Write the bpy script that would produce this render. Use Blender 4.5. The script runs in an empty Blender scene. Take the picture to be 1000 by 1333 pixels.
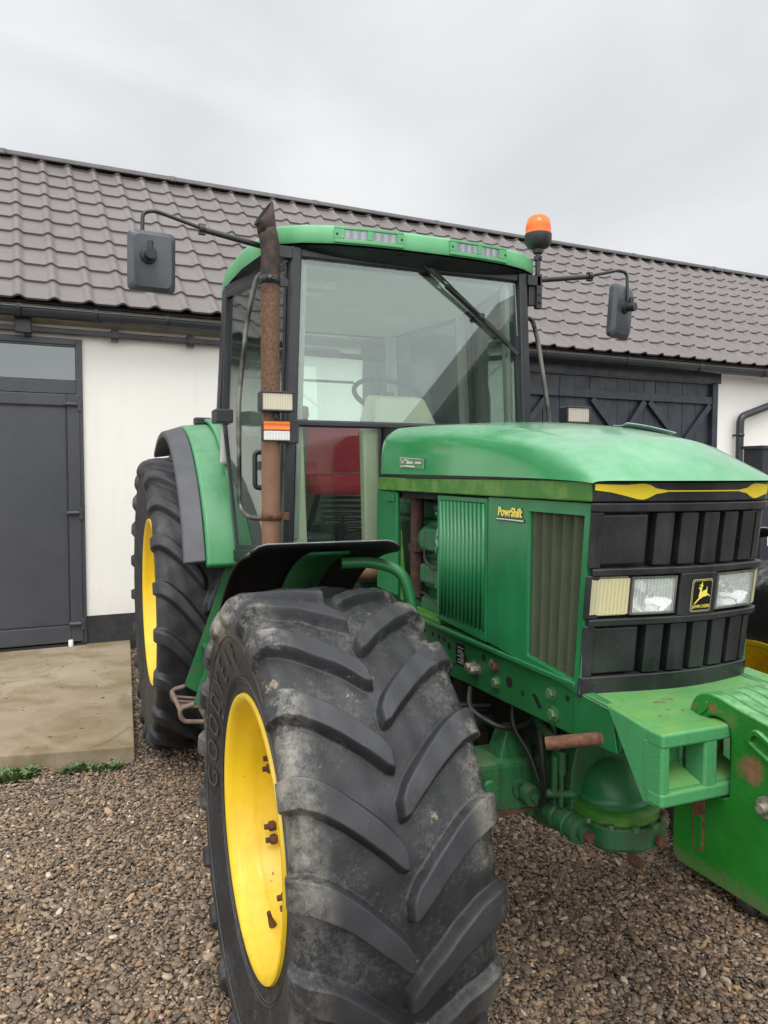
import bpy, bmesh, math, random
import numpy as np
from mathutils import Vector, Matrix, Euler
random.seed(7); rng = np.random.default_rng(7)
SC = bpy.context.scene
COL = SC.collection
PI = math.pi
def R(d): return math.radians(d)

# ------------------------------------------------------------------ materials
class NT:
    def __init__(s, name):
        s.m = bpy.data.materials.new(name); s.m.use_nodes = True
        s.t = s.m.node_tree; s.t.nodes.clear()
        s.out = s.n('ShaderNodeOutputMaterial')
        s.tc = s.n('ShaderNodeTexCoord').outputs['Object']
    def n(s, typ, **kw):
        nd = s.t.nodes.new(typ)
        for k, v in kw.items(): setattr(nd, k, v)
        return nd
    def l(s, a, b): s.t.links.new(a, b)
    def val(s, sock, v):
        if hasattr(v, 'is_output') or isinstance(v, bpy.types.NodeSocket): s.l(v, sock)
        else: sock.default_value = v
    def noise(s, scale, detail=4, rough=.55, vec=None, dist=0.0):
        nd = s.n('ShaderNodeTexNoise'); nd.inputs['Scale'].default_value = scale
        nd.inputs['Detail'].default_value = detail; nd.inputs['Roughness'].default_value = rough
        nd.inputs['Distortion'].default_value = dist
        s.l(vec if vec is not None else s.tc, nd.inputs['Vector']); return nd.outputs['Fac']
    def scaled(s, sc):
        mp = s.n('ShaderNodeMapping'); mp.inputs['Scale'].default_value = sc
        s.l(s.tc, mp.inputs['Vector']); return mp.outputs['Vector']
    def rng(s, v, a, b, c=0.0, d=1.0):
        nd = s.n('ShaderNodeMapRange'); nd.clamp = True
        s.l(v, nd.inputs[0])
        for i, x in enumerate((a, b, c, d)): nd.inputs[i+1].default_value = x
        return nd.outputs[0]
    def math(s, op, a, b=0.5):
        nd = s.n('ShaderNodeMath', operation=op); s.val(nd.inputs[0], a); s.val(nd.inputs[1], b); return nd.outputs[0]
    def mix(s, f, a, b):
        nd = s.n('ShaderNodeMix', data_type='RGBA'); s.val(nd.inputs[0], f)
        for i, x in ((6, a), (7, b)):
            if isinstance(x, tuple): nd.inputs[i].default_value = (*x[:3], 1)
            else: s.l(x, nd.inputs[i])
        return nd.outputs[2]
    def bump(s, h, strength=.3, dist=.01, prev=None):
        nd = s.n('ShaderNodeBump'); nd.inputs['Strength'].default_value = strength
        nd.inputs['Distance'].default_value = dist; s.l(h, nd.inputs['Height'])
        if prev is not None: s.l(prev, nd.inputs['Normal'])
        return nd.outputs['Normal']
    def bsdf(s, color, rough=.5, metal=0.0, normal=None, coat=0.0, spec=.5):
        b = s.n('ShaderNodeBsdfPrincipled')
        if isinstance(color, tuple): b.inputs['Base Color'].default_value = (*color[:3], 1)
        else: s.l(color, b.inputs['Base Color'])
        s.val(b.inputs['Roughness'], rough); s.val(b.inputs['Metallic'], metal)
        b.inputs['Coat Weight'].default_value = coat; b.inputs['Coat Roughness'].default_value = .12
        b.inputs['Specular IOR Level'].default_value = spec
        if normal is not None: s.l(normal, b.inputs['Normal'])
        return b.outputs[0]
    def done(s, sh): s.l(sh, s.out.inputs['Surface']); return s.m
    def up(s):
        g = s.n('ShaderNodeNewGeometry'); sp = s.n('ShaderNodeSeparateXYZ'); s.l(g.outputs['Normal'], sp.inputs[0]); return sp.outputs['Z']
    def pointy(s):
        return s.n('ShaderNodeNewGeometry').outputs['Pointiness']

def paint(name, c, c2=None, rough=.42, metal=0.0, vs=3.0, vlo=.4, vhi=.7, rust=None, rustc=(.11,.045,.018), rs=9.0,
          dust=0.0, dustc=(.30,.27,.22), bump=.06, bs=60.0, spots=0.0, coat=0.0, streak=0.0, stc=(.05,.05,.03), spec=.5, edge=0.0):
    """painted or plain surface: colour drift, grime, chips of rust, dust lying on upward faces"""
    t = NT(name); col = c if c2 is None else t.mix(t.rng(t.noise(vs, 6), vlo, vhi), c, c2)
    if streak:
        v = t.noise(1.0, 5, .6, t.scaled((26, 26, 2.2)))
        col = t.mix(t.math('MULTIPLY', t.rng(v, .5, .78), streak), col, stc)
    if spots:
        v = t.noise(150, 2, .5); col = t.mix(t.math('MULTIPLY', t.rng(v, .70, .76), spots), col, (.30,.29,.26))
    rg = t.rng(t.noise(7, 5), .3, .75, rough*.8, min(1, rough*1.3))
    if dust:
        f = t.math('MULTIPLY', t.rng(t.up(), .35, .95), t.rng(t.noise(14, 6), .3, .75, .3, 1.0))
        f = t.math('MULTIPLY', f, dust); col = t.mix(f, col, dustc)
    if rust is not None:
        v = t.noise(rs, 9, .68)
        if edge:
            v = t.math('ADD', v, t.math('MULTIPLY', t.rng(t.pointy(), .52, .62), edge))
        f = t.rng(v, rust, rust+.045); rc = t.mix(t.noise(60, 4), rustc, (rustc[0]*2.2, rustc[1]*2.0, rustc[2]*1.7))
        col = t.mix(f, col, rc); rg = t.math('MAXIMUM', rg, t.math('MULTIPLY', f, .85))
    nm = t.bump(t.noise(bs, 6), bump, .006) if bump else None
    return t.done(t.bsdf(col, rg, metal, nm, coat, spec))

def glass(name, tint=(.80,.90,.86), film=.10, refl=1.0):
    t = NT(name)
    tr = t.n('ShaderNodeBsdfTransparent'); tr.inputs[0].default_value = (*tint, 1)
    gl = t.n('ShaderNodeBsdfGlossy'); gl.inputs['Roughness'].default_value = .015; gl.inputs[0].default_value = (.95,1,.98,1)
    fr = t.n('ShaderNodeFresnel'); fr.inputs[0].default_value = 1.52
    f = t.math('MINIMUM', t.math('MULTIPLY', fr.outputs[0], 1.9*refl), .95)
    m1 = t.n('ShaderNodeMixShader'); t.l(f, m1.inputs[0]); t.l(tr.outputs[0], m1.inputs[1]); t.l(gl.outputs[0], m1.inputs[2])
    df = t.n('ShaderNodeBsdfDiffuse'); df.inputs[0].default_value = (.52,.58,.55,1)
    m2 = t.n('ShaderNodeMixShader'); t.l(t.math('MULTIPLY', t.rng(t.noise(3.5, 7, .62), .25, .8, .35, 1.3), film), m2.inputs[0])
    t.l(m1.outputs[0], m2.inputs[1]); t.l(df.outputs[0], m2.inputs[2])
    return t.done(m2.outputs[0])

def lens(name, tint, body=.3, wave=240.0, axis='Y', rough=.08):
    t = NT(name)
    sp = t.n('ShaderNodeSeparateXYZ'); t.l(t.tc, sp.inputs[0])
    w = t.math('SINE', t.math('MULTIPLY', sp.outputs[axis], wave*2), 0)
    nm = t.bump(w, .5, .002)
    tr = t.n('ShaderNodeBsdfTransparent'); tr.inputs[0].default_value = (*tint, 1)
    b = t.bsdf(tint, rough, 0, nm, .3)
    m = t.n('ShaderNodeMixShader'); t.l(t.math('ADD', t.math('MULTIPLY', w, .07), body), m.inputs[0])
    t.l(tr.outputs[0], m.inputs[1]); t.l(b, m.inputs[2])
    return t.done(m.outputs[0])

M = {}
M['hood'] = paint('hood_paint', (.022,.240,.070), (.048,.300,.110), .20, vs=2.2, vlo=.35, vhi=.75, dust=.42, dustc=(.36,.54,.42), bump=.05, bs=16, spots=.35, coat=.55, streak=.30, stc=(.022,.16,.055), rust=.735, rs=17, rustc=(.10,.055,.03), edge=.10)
M['panel'] = paint('panel_paint', (.012,.150,.048), (.026,.205,.076), .34, vs=3.4, bump=.05, spots=.25, streak=.35, stc=(.010,.070,.026))
M['strip'] = paint('strip_paint', (.042,.165,.020), (.105,.225,.040), .45, vs=14, vlo=.48, vhi=.62, bump=.04, streak=.3, stc=(.03,.12,.01))
M['frame'] = paint('frame_paint', (.010,.120,.034), (.020,.165,.050), .42, vs=4, dust=.5, dustc=(.10,.24,.10), rust=.70, rs=11, bump=.12, streak=.45, stc=(.012,.055,.020), spots=.15)
M['cast'] = paint('cast_paint', (.018,.160,.052), (.040,.085,.032), .48, vs=7, vlo=.42, vhi=.66, dust=.55, dustc=(.13,.19,.09), rust=.655, rustc=(.045,.028,.015), rs=6, bump=.4, bs=80, streak=.75, stc=(.028,.030,.015))
M['bracket'] = paint('bracket_paint', (.050,.245,.085), (.085,.30,.12), .5, vs=5, dust=.55, dustc=(.20,.33,.06), rust=.665, rustc=(.085,.048,.026), rs=19, bump=.25, bs=120, streak=.25, stc=(.05,.10,.04), edge=.10)
M['weight'] = None
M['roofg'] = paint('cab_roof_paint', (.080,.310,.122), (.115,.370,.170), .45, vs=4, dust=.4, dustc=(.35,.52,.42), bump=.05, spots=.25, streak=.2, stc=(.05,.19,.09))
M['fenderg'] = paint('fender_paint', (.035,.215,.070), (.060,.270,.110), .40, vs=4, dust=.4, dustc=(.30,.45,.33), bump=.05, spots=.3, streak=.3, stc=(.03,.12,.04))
M['step'] = paint('step_paint', (.018,.150,.050), (.05,.15,.055), .5, vs=7, rust=.63, rs=9, bump=.15, streak=.5, stc=(.05,.06,.03))
M['blackp'] = paint('black_plastic', (.018,.019,.021), (.032,.033,.036), .42, vs=6, dust=.35, dustc=(.10,.10,.10), bump=.12, bs=200, spots=.25, streak=.3, stc=(.05,.052,.055))
M['grille'] = paint('grille_plastic', (.011,.0115,.013), (.026,.027,.030), .36, vs=7, dust=.28, dustc=(.11,.11,.11), bump=.12, bs=160, spots=.25, streak=.55, stc=(.045,.046,.05))
M['blackm'] = paint('black_metal', (.014,.014,.016), (.026,.026,.028), .38, vs=9, dust=.3, dustc=(.10,.10,.10), bump=.05, spots=.2)
M['post'] = paint('cab_post_black', (.012,.013,.016), (.022,.024,.028), .33, vs=5, bump=.03, spots=.3, streak=.3, stc=(.04,.045,.05))
M['rubgrey'] = paint('grey_rubber', (.060,.062,.070), (.082,.084,.092), .55, vs=5, bump=.08, spots=.2)
M['fenderb'] = paint('fender_black_plastic', (.007,.007,.008), (.015,.014,.014), .6, vs=6, dust=1.6, dustc=(.26,.26,.265), bump=.2, bs=70, spots=.2, spec=.25)
M['yellow'] = paint('wheel_yellow', (.80,.53,.012), (.86,.61,.030), .38, vs=5, rust=.670, rustc=(.16,.06,.02), rs=18, bump=.08, spots=.0, streak=.35, stc=(.42,.24,.02), dust=.3, dustc=(.55,.42,.15))
M['rustbolt'] = paint('rusty_bolt', (.085,.036,.020), (.17,.075,.038), .8, vs=60, bump=.4)
M['bolt'] = paint('zinc_bolt', (.30,.28,.24), (.16,.11,.07), .5, .5, vs=70, bump=.2)
M['greenbolt'] = paint('painted_bolt', (.03,.15,.05), (.14,.15,.08), .5, vs=90, bump=.2)
M['engine'] = paint('engine_paint', (.018,.120,.052), (.035,.110,.055), .5, vs=8, bump=.2, streak=.4, stc=(.02,.03,.02), rust=.72)
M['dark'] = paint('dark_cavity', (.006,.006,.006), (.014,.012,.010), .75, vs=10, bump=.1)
M['hose'] = paint('black_hose', (.012,.012,.012), (.03,.028,.025), .5, vs=30)
M['hosegrey'] = paint('grey_hose', (.32,.32,.33), (.22,.22,.22), .5, vs=30)
M['chrome'] = paint('chrome_rod', (.62,.63,.64), (.50,.51,.52), .15, .95, vs=20, bump=0)
M['steelrail'] = paint('worn_rail', (.022,.021,.020), (.20,.19,.17), .35, .5, vs=5, vlo=.45, vhi=.6, bump=.03)
M['white'] = paint('white_part', (.70,.70,.68), (.60,.60,.57), .4, vs=20)
M['cream'] = paint('cab_cream_plastic', (.80,.80,.58), (.72,.73,.54), .5, vs=4, bump=.05)
M['cabgrey'] = paint('cab_trim_grey', (.48,.49,.44), (.40,.41,.38), .6, vs=4, bump=.05)
M['liner'] = paint('headliner', (.62,.63,.60), (.55,.56,.54), .8, vs=3, bump=0)
M['seatred'] = paint('seat_red_fabric', (.50,.020,.040), (.62,.035,.060), .8, vs=8, bump=.3, bs=220)
M['seatworn'] = paint('seat_worn_fabric', (.33,.14,.11), (.16,.06,.05), .9, vs=25, bump=.3)
M['lampin'] = paint('lamp_reflector', (.80,.80,.78), None, .12, .92, bump=.06, bs=30)
M['headlens'] = lens('headlamp_lens', (.95,.96,.96), .20, 330)
M['creamlens'] = lens('side_lamp_lens', (.86,.80,.52), .55, 300)
M['worklens'] = lens('work_lamp_lens', (.86,.82,.72), .35, 300)
M['rooflens'] = lens('roof_lamp_lens', (.90,.91,.92), .10, 90)
M['orange'] = lens('orange_lens', (.95,.22,.012), .82, 120, 'Z', .2)
M['clearlens'] = lens('clear_lens', (.85,.84,.80), .7, 250)
M['beaconorange'] = lens('beacon_orange', (.98,.17,.006), .86, 60, 'Z', .16)
M['bezel'] = paint('lamp_bezel', (.10,.10,.09), (.16,.155,.13), .4, vs=20)
M['recess'] = paint('lamp_recess_grey', (.22,.24,.24), (.30,.32,.32), .3, .6, bump=.2, bs=60)
M['glass'] = glass('windshield_glass', (.90,.96,.925), .022, .95)
M['sideglass'] = glass('side_glass', (.88,.95,.92), .015, .9)
M['quarterglass'] = glass('quarter_glass', (.90,.95,.92), .015, .35)
M['doorglass'] = glass('building_glass', (.35,.37,.42), .06, 1.5)
M['yellowd'] = paint('decal_yellow', (.80,.62,.020), (.74,.56,.03), .35, vs=12, bump=0)
M['badgey'] = paint('badge_yellow', (.78,.66,.12), None, .4, bump=0)
M['badgeb'] = paint('badge_black', (.006,.006,.006), None, .2, bump=0)
M['badgew'] = paint('badge_silver', (.62,.60,.50), None, .3, bump=0)
M['plate'] = paint('plate_grey', (.28,.29,.27), (.20,.21,.20), .4, vs=60)
M['screen'] = paint('mesh_screen_olive', (.042,.058,.024), (.060,.075,.034), .6, vs=9, bump=.5, bs=420, spots=.15, streak=.4, stc=(.03,.045,.03))
M['rubber2'] = paint('rubber_seal', (.012,.012,.013), None, .55)
M['tarp'] = paint('bluish_black_panel', (.012,.016,.024), (.02,.025,.035), .45, vs=5)
M['rope'] = paint('dirty_rope', (.20,.14,.11), (.13,.095,.07), .8, vs=30, bump=.3)
M['mirrorb'] = paint('mirror_back', (.048,.055,.064), (.070,.078,.088), .40, vs=7, dust=.5, dustc=(.11,.12,.13), bump=.06, bs=120, spots=.3)
M['mirrorg'] = paint('mirror_face', (.8,.82,.83), None, .03, 1.0, bump=0)
# setting
M['mould'] = paint('dark_plinth', (.022,.022,.024), (.035,.034,.034), .85, vs=20, bump=.7, bs=160)
M['ridge'] = paint('ridge_cap', (.062,.055,.058), (.085,.075,.078), .5, vs=9, bump=.1, spots=.3)
M['gutter'] = paint('gutter_anthracite', (.016,.019,.024), (.028,.031,.037), .32, vs=4, bump=.03, spots=.15, dust=.3, dustc=(.12,.13,.14))
M['door'] = paint('door_anthracite', (.040,.043,.053), (.050,.053,.062), .42, vs=1.5, bump=.03, bs=9, spots=.9, streak=.25, stc=(.062,.064,.068))
M['barn'] = paint('barn_door_paint', (.014,.020,.028), (.026,.033,.043), .45, vs=5, bump=.25, bs=40, streak=.6, stc=(.035,.045,.055))
M['soffit'] = paint('eaves_board', (.34,.30,.22), (.24,.21,.16), .8, vs=8, bump=.3, bs=30)
M['paper'] = paint('folded_paper', (.42,.45,.48), (.34,.38,.42), .4, vs=20)
M['leaf'] = paint('weed_leaf', (.075,.125,.035), (.13,.18,.065), .55, vs=30, bump=.1)

def m_rust_pipe():
    t = NT('rusty_exhaust_steel')
    sp = t.n('ShaderNodeSeparateXYZ'); t.l(t.tc, sp.inputs[0])
    low = t.mix(t.rng(t.noise(9, 6), .3, .7), (.165,.085,.048), (.235,.130,.078))
    mid = t.mix(t.rng(t.noise(85, 6, .75), .40, .66), (.075,.036,.026), (.20,.105,.045))
    top = t.mix(t.rng(t.noise(30, 5), .4, .7), (.022,.016,.015), (.075,.040,.028))
    c = t.mix(t.rng(t.math('ADD', sp.outputs['Z'], t.math('MULTIPLY', t.noise(18, 5), .10)), 1.93, 2.03), low, mid)
    c = t.mix(t.rng(t.math('ADD', sp.outputs['Z'], t.math('MULTIPLY', t.noise(22, 5), .14)), 2.52, 2.60), c, top)
    return t.done(t.bsdf(c, .72, .1, t.bump(t.noise(120, 5), .35, .004)))
M['rustpipe'] = m_rust_pipe()
M['darkrust'] = paint('dark_rust', (.035,.016,.010), (.075,.034,.020), .8, vs=25, bump=.3)

def m_tyre(name, mudc, mud, scuff):
    t = NT(name)
    at = t.n('ShaderNodeAttribute', attribute_name='lug').outputs['Fac']
    sh = t.n('ShaderNodeAttribute', attribute_name='shoulder').outputs['Fac']
    base = t.mix(t.rng(t.noise(6, 5), .35, .7), (.012,.012,.0135), (.024,.025,.027))
    base = t.mix(t.math('MULTIPLY', at, .6), base, (.031,.032,.036))
    sp = t.n('ShaderNodeSeparateXYZ'); t.l(t.tc, sp.inputs[0])
    fine = t.noise(60, 9, .80); grit = t.noise(190, 6, .8)
    val = t.math('SUBTRACT', 1.0, at)
    big = t.noise(4.2, 5, .6)
    f = t.math('ADD', t.math('MULTIPLY', big, .42), t.math('ADD', t.math('MULTIPLY', fine, .42), t.math('MULTIPLY', grit, .24)))
    f = t.math('MULTIPLY', t.rng(f, .545, .665), t.math('MULTIPLY', val, scuff))
    base = t.mix(t.math('MULTIPLY', f, .75), base, (.120,.118,.114))
    scr = t.math('MULTIPLY', t.rng(t.noise(75, 8, .8, None, .8), .665, .70), t.math('MULTIPLY', at, scuff*.45)); base = t.mix(scr, base, (.11,.11,.11))
    top = t.rng(sp.outputs['Z'], -.30, .50, .22, 1.20)
    m1 = t.rng(t.math('ADD', t.math('MULTIPLY', t.noise(3.4, 6, .6), .62), t.math('ADD', t.math('MULTIPLY', t.noise(34, 8, .8), .36), t.math('MULTIPLY', grit, .16))), .545, .655)
    f2 = t.math('MINIMUM', t.math('MULTIPLY', t.math('MULTIPLY', m1, top), t.math('MULTIPLY', sh, mud)), 1.0)
    base = t.mix(f2, base, t.mix(t.noise(50, 6, .7), mudc, (mudc[0]*.45, mudc[1]*.44, mudc[2]*.42)))
    m3 = t.math('MULTIPLY', t.rng(t.noise(11, 9, .75), .635, .665), t.math('MULTIPLY', val, scuff*.9))
    base = t.mix(m3, base, (.27,.215,.15))
    rg = t.rng(t.noise(9, 5), .3, .7, .42, .68)
    nm = t.bump(t.noise(60, 8, .7), .35, .004)
    nm = t.bump(t.noise(420, 3), .18, .002, nm)
    return t.done(t.bsdf(base, rg, 0, nm, 0, .45))
M['tyre_front'] = m_tyre('front_tyre_rubber', (.33,.31,.26), .85, .85)
M['tyre_rear'] = m_tyre('rear_tyre_rubber', (.20,.19,.17), .25, .35)
M['tyreletter'] = paint('tyre_letter_edge', (.060,.060,.060), (.040,.040,.040), .6, vs=40)

def m_tile():
    t = NT('brown_metal_tile')
    c = t.mix(t.rng(t.noise(.9, 5), .3, .7), (.126,.109,.105), (.150,.130,.124))
    c = t.mix(t.math('MULTIPLY', t.rng(t.noise(9, 6, .65), .52, .75), .35), c, (.21,.188,.176))
    c = t.mix(t.math('MULTIPLY', t.rng(t.noise(28, 3), .70, .74), .5), c, (.05,.045,.04))
    at = t.n('ShaderNodeAttribute', attribute_name='edge').outputs['Fac']
    c = t.mix(t.math('MULTIPLY', at, .5), c, (.055,.047,.046))
    return t.done(t.bsdf(c, t.rng(t.noise(5, 4), .3, .7, .36, .52), 0, t.bump(t.noise(160, 3), .12, .003)))
M['tile'] = m_tile()
def m_weight():
    t = NT('weight_paint')
    sp = t.n('ShaderNodeSeparateXYZ'); t.l(t.tc, sp.inputs[0])
    c = t.mix(t.rng(t.noise(5, 6), .35, .7), (.007,.125,.010), (.016,.175,.020))
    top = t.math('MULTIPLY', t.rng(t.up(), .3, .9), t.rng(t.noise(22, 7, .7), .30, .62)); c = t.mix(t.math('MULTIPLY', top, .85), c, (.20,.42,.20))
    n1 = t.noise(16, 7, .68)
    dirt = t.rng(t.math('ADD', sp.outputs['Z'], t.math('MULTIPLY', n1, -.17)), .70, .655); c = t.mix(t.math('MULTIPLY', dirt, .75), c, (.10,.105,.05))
    vd = t.n('ShaderNodeVectorMath', operation='DISTANCE'); t.l(t.tc, vd.inputs[0]); vd.inputs[1].default_value = (3.682,-.122,1.052)
    v2 = t.n('ShaderNodeVectorMath', operation='DISTANCE'); t.l(t.tc, v2.inputs[0]); v2.inputs[1].default_value = (3.615,-.122,1.142)
    n2 = t.noise(34, 7, .7)
    f1 = t.rng(t.math('ADD', vd.outputs['Value'], t.math('MULTIPLY', t.noise(26, 9, .8), .12)), .100, .078); f2 = t.rng(t.math('ADD', v2.outputs['Value'], t.math('MULTIPLY', n2, .05)), .050, .040)
    ed = t.math('ADD', t.noise(28, 8, .7), t.math('MULTIPLY', t.rng(t.pointy(), .51, .60), .16)); f3 = t.rng(ed, .695, .73)
    f = t.math('MAXIMUM', f3, t.math('MAXIMUM', f1, t.math('MULTIPLY', f2, .25)))
    c = t.mix(f, c, t.mix(t.noise(70, 5), (.10,.045,.018), (.25,.13,.06)))
    nm = t.bump(t.noise(50, 6), .30, .005); nm = t.bump(t.noise(7, 3), .25, .02, nm)
    return t.done(t.bsdf(c, t.math('MAXIMUM', t.rng(t.noise(9, 5), .3, .7, .34, .5), t.math('MULTIPLY', f, .9)), 0, nm))
M['weight'] = m_weight()
def m_wall():
    t = NT('white_stucco')
    c = t.mix(t.rng(t.noise(.8, 6), .3, .75), (.80,.785,.735), (.755,.735,.675))
    c = t.mix(t.math('MULTIPLY', t.rng(t.noise(1.0, 6, .6, t.scaled((3, 9, .9))), .52, .82), .20), c, (.56,.54,.48))
    sp = t.n('ShaderNodeSeparateXYZ'); t.l(t.tc, sp.inputs[0])
    lo = t.math('MULTIPLY', t.rng(t.math('ADD', sp.outputs['Z'], t.math('MULTIPLY', t.noise(5, 5), .25)), .75, .38), .25)
    c = t.mix(lo, c, (.50,.47,.40))
    return t.done(t.bsdf(c, .9, 0, t.bump(t.noise(95, 8, .7), .55, .008), 0, .2))
M['wall'] = m_wall()
def m_concrete():
    t = NT('weathered_concrete')
    c = t.mix(t.rng(t.noise(1.6, 7, .6), .3, .7), (.245,.190,.128), (.34,.280,.205))
    c = t.mix(t.math('MULTIPLY', t.rng(t.noise(2.3, 6, .6, None, .6), .45, .62), .7), c, (.165,.125,.058))
    c = t.mix(t.math('MULTIPLY', t.rng(t.noise(45, 6, .7), .55, .75), .45), c, (.14,.11,.08))
    c = t.mix(t.math('MULTIPLY', t.rng(t.noise(17, 3, .4, None, .4), .70, .73), .8), c, (.05,.035,.022))
    v = t.n('ShaderNodeTexVoronoi', feature='DISTANCE_TO_EDGE'); v.inputs['Scale'].default_value = .9
    nz = t.n('ShaderNodeTexNoise'); nz.inputs['Scale'].default_value = 5; t.l(t.tc, nz.inputs['Vector'])
    return t.done(t.bsdf(c, .9, 0, t.bump(t.noise(70, 8, .75), .5, .008), 0, .2))
M['concrete'] = m_concrete()
def m_ground():
    t = NT('gravel_bed')
    v = t.n('ShaderNodeTexVoronoi'); v.inputs['Scale'].default_value = 62; t.l(t.tc, v.inputs['Vector'])
    sp = t.n('ShaderNodeSeparateColor'); t.l(v.outputs['Color'], sp.inputs[0])
    c = t.mix(sp.outputs[0], (.08,.065,.05), (.34,.275,.205))
    c = t.mix(t.rng(v.outputs['Distance'], .35, .75), c, (.025,.02,.017))
    return t.done(t.bsdf(c, .85, 0, t.bump(t.math('SUBTRACT', 1.0, v.outputs['Distance']), .9, .012)))
M['ground'] = m_ground()
def m_pebble():
    t = NT('river_pebble')
    oi = t.n('ShaderNodeObjectInfo').outputs['Random']
    cr = t.n('ShaderNodeValToRGB'); cr.color_ramp.interpolation = 'LINEAR'
    stops = [(0,(0.064,0.047,0.034)),(.14,(0.181,0.124,0.081)),(.26,(0.131,0.096,0.068)),(.40,(0.280,0.193,0.123)),(.52,(0.181,0.142,0.105)),(.62,(0.363,0.257,0.160)),
             (.72,(0.099,0.072,0.052)),(.80,(0.434,0.313,0.199)),(.87,(0.263,0.133,0.072)),(.92,(0.525,0.420,0.306)),(.965,(0.434,0.249,0.111)),(1,(0.670,0.582,0.492))]
    el = cr.color_ramp.elements
    while len(el) < len(stops): el.new(.5)
    for e, (p, c) in zip(el, stops): e.position = p; e.color = (*c, 1)
    t.l(oi, cr.inputs[0])
    c = t.mix(t.math('MULTIPLY', t.noise(2.5, 4), .5), cr.outputs[0], (.10,.085,.065))
    return t.done(t.bsdf(c, t.rng(oi, 0, 1, .42, .75), 0, None, 0, .4))
M['pebble'] = m_pebble()

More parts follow.
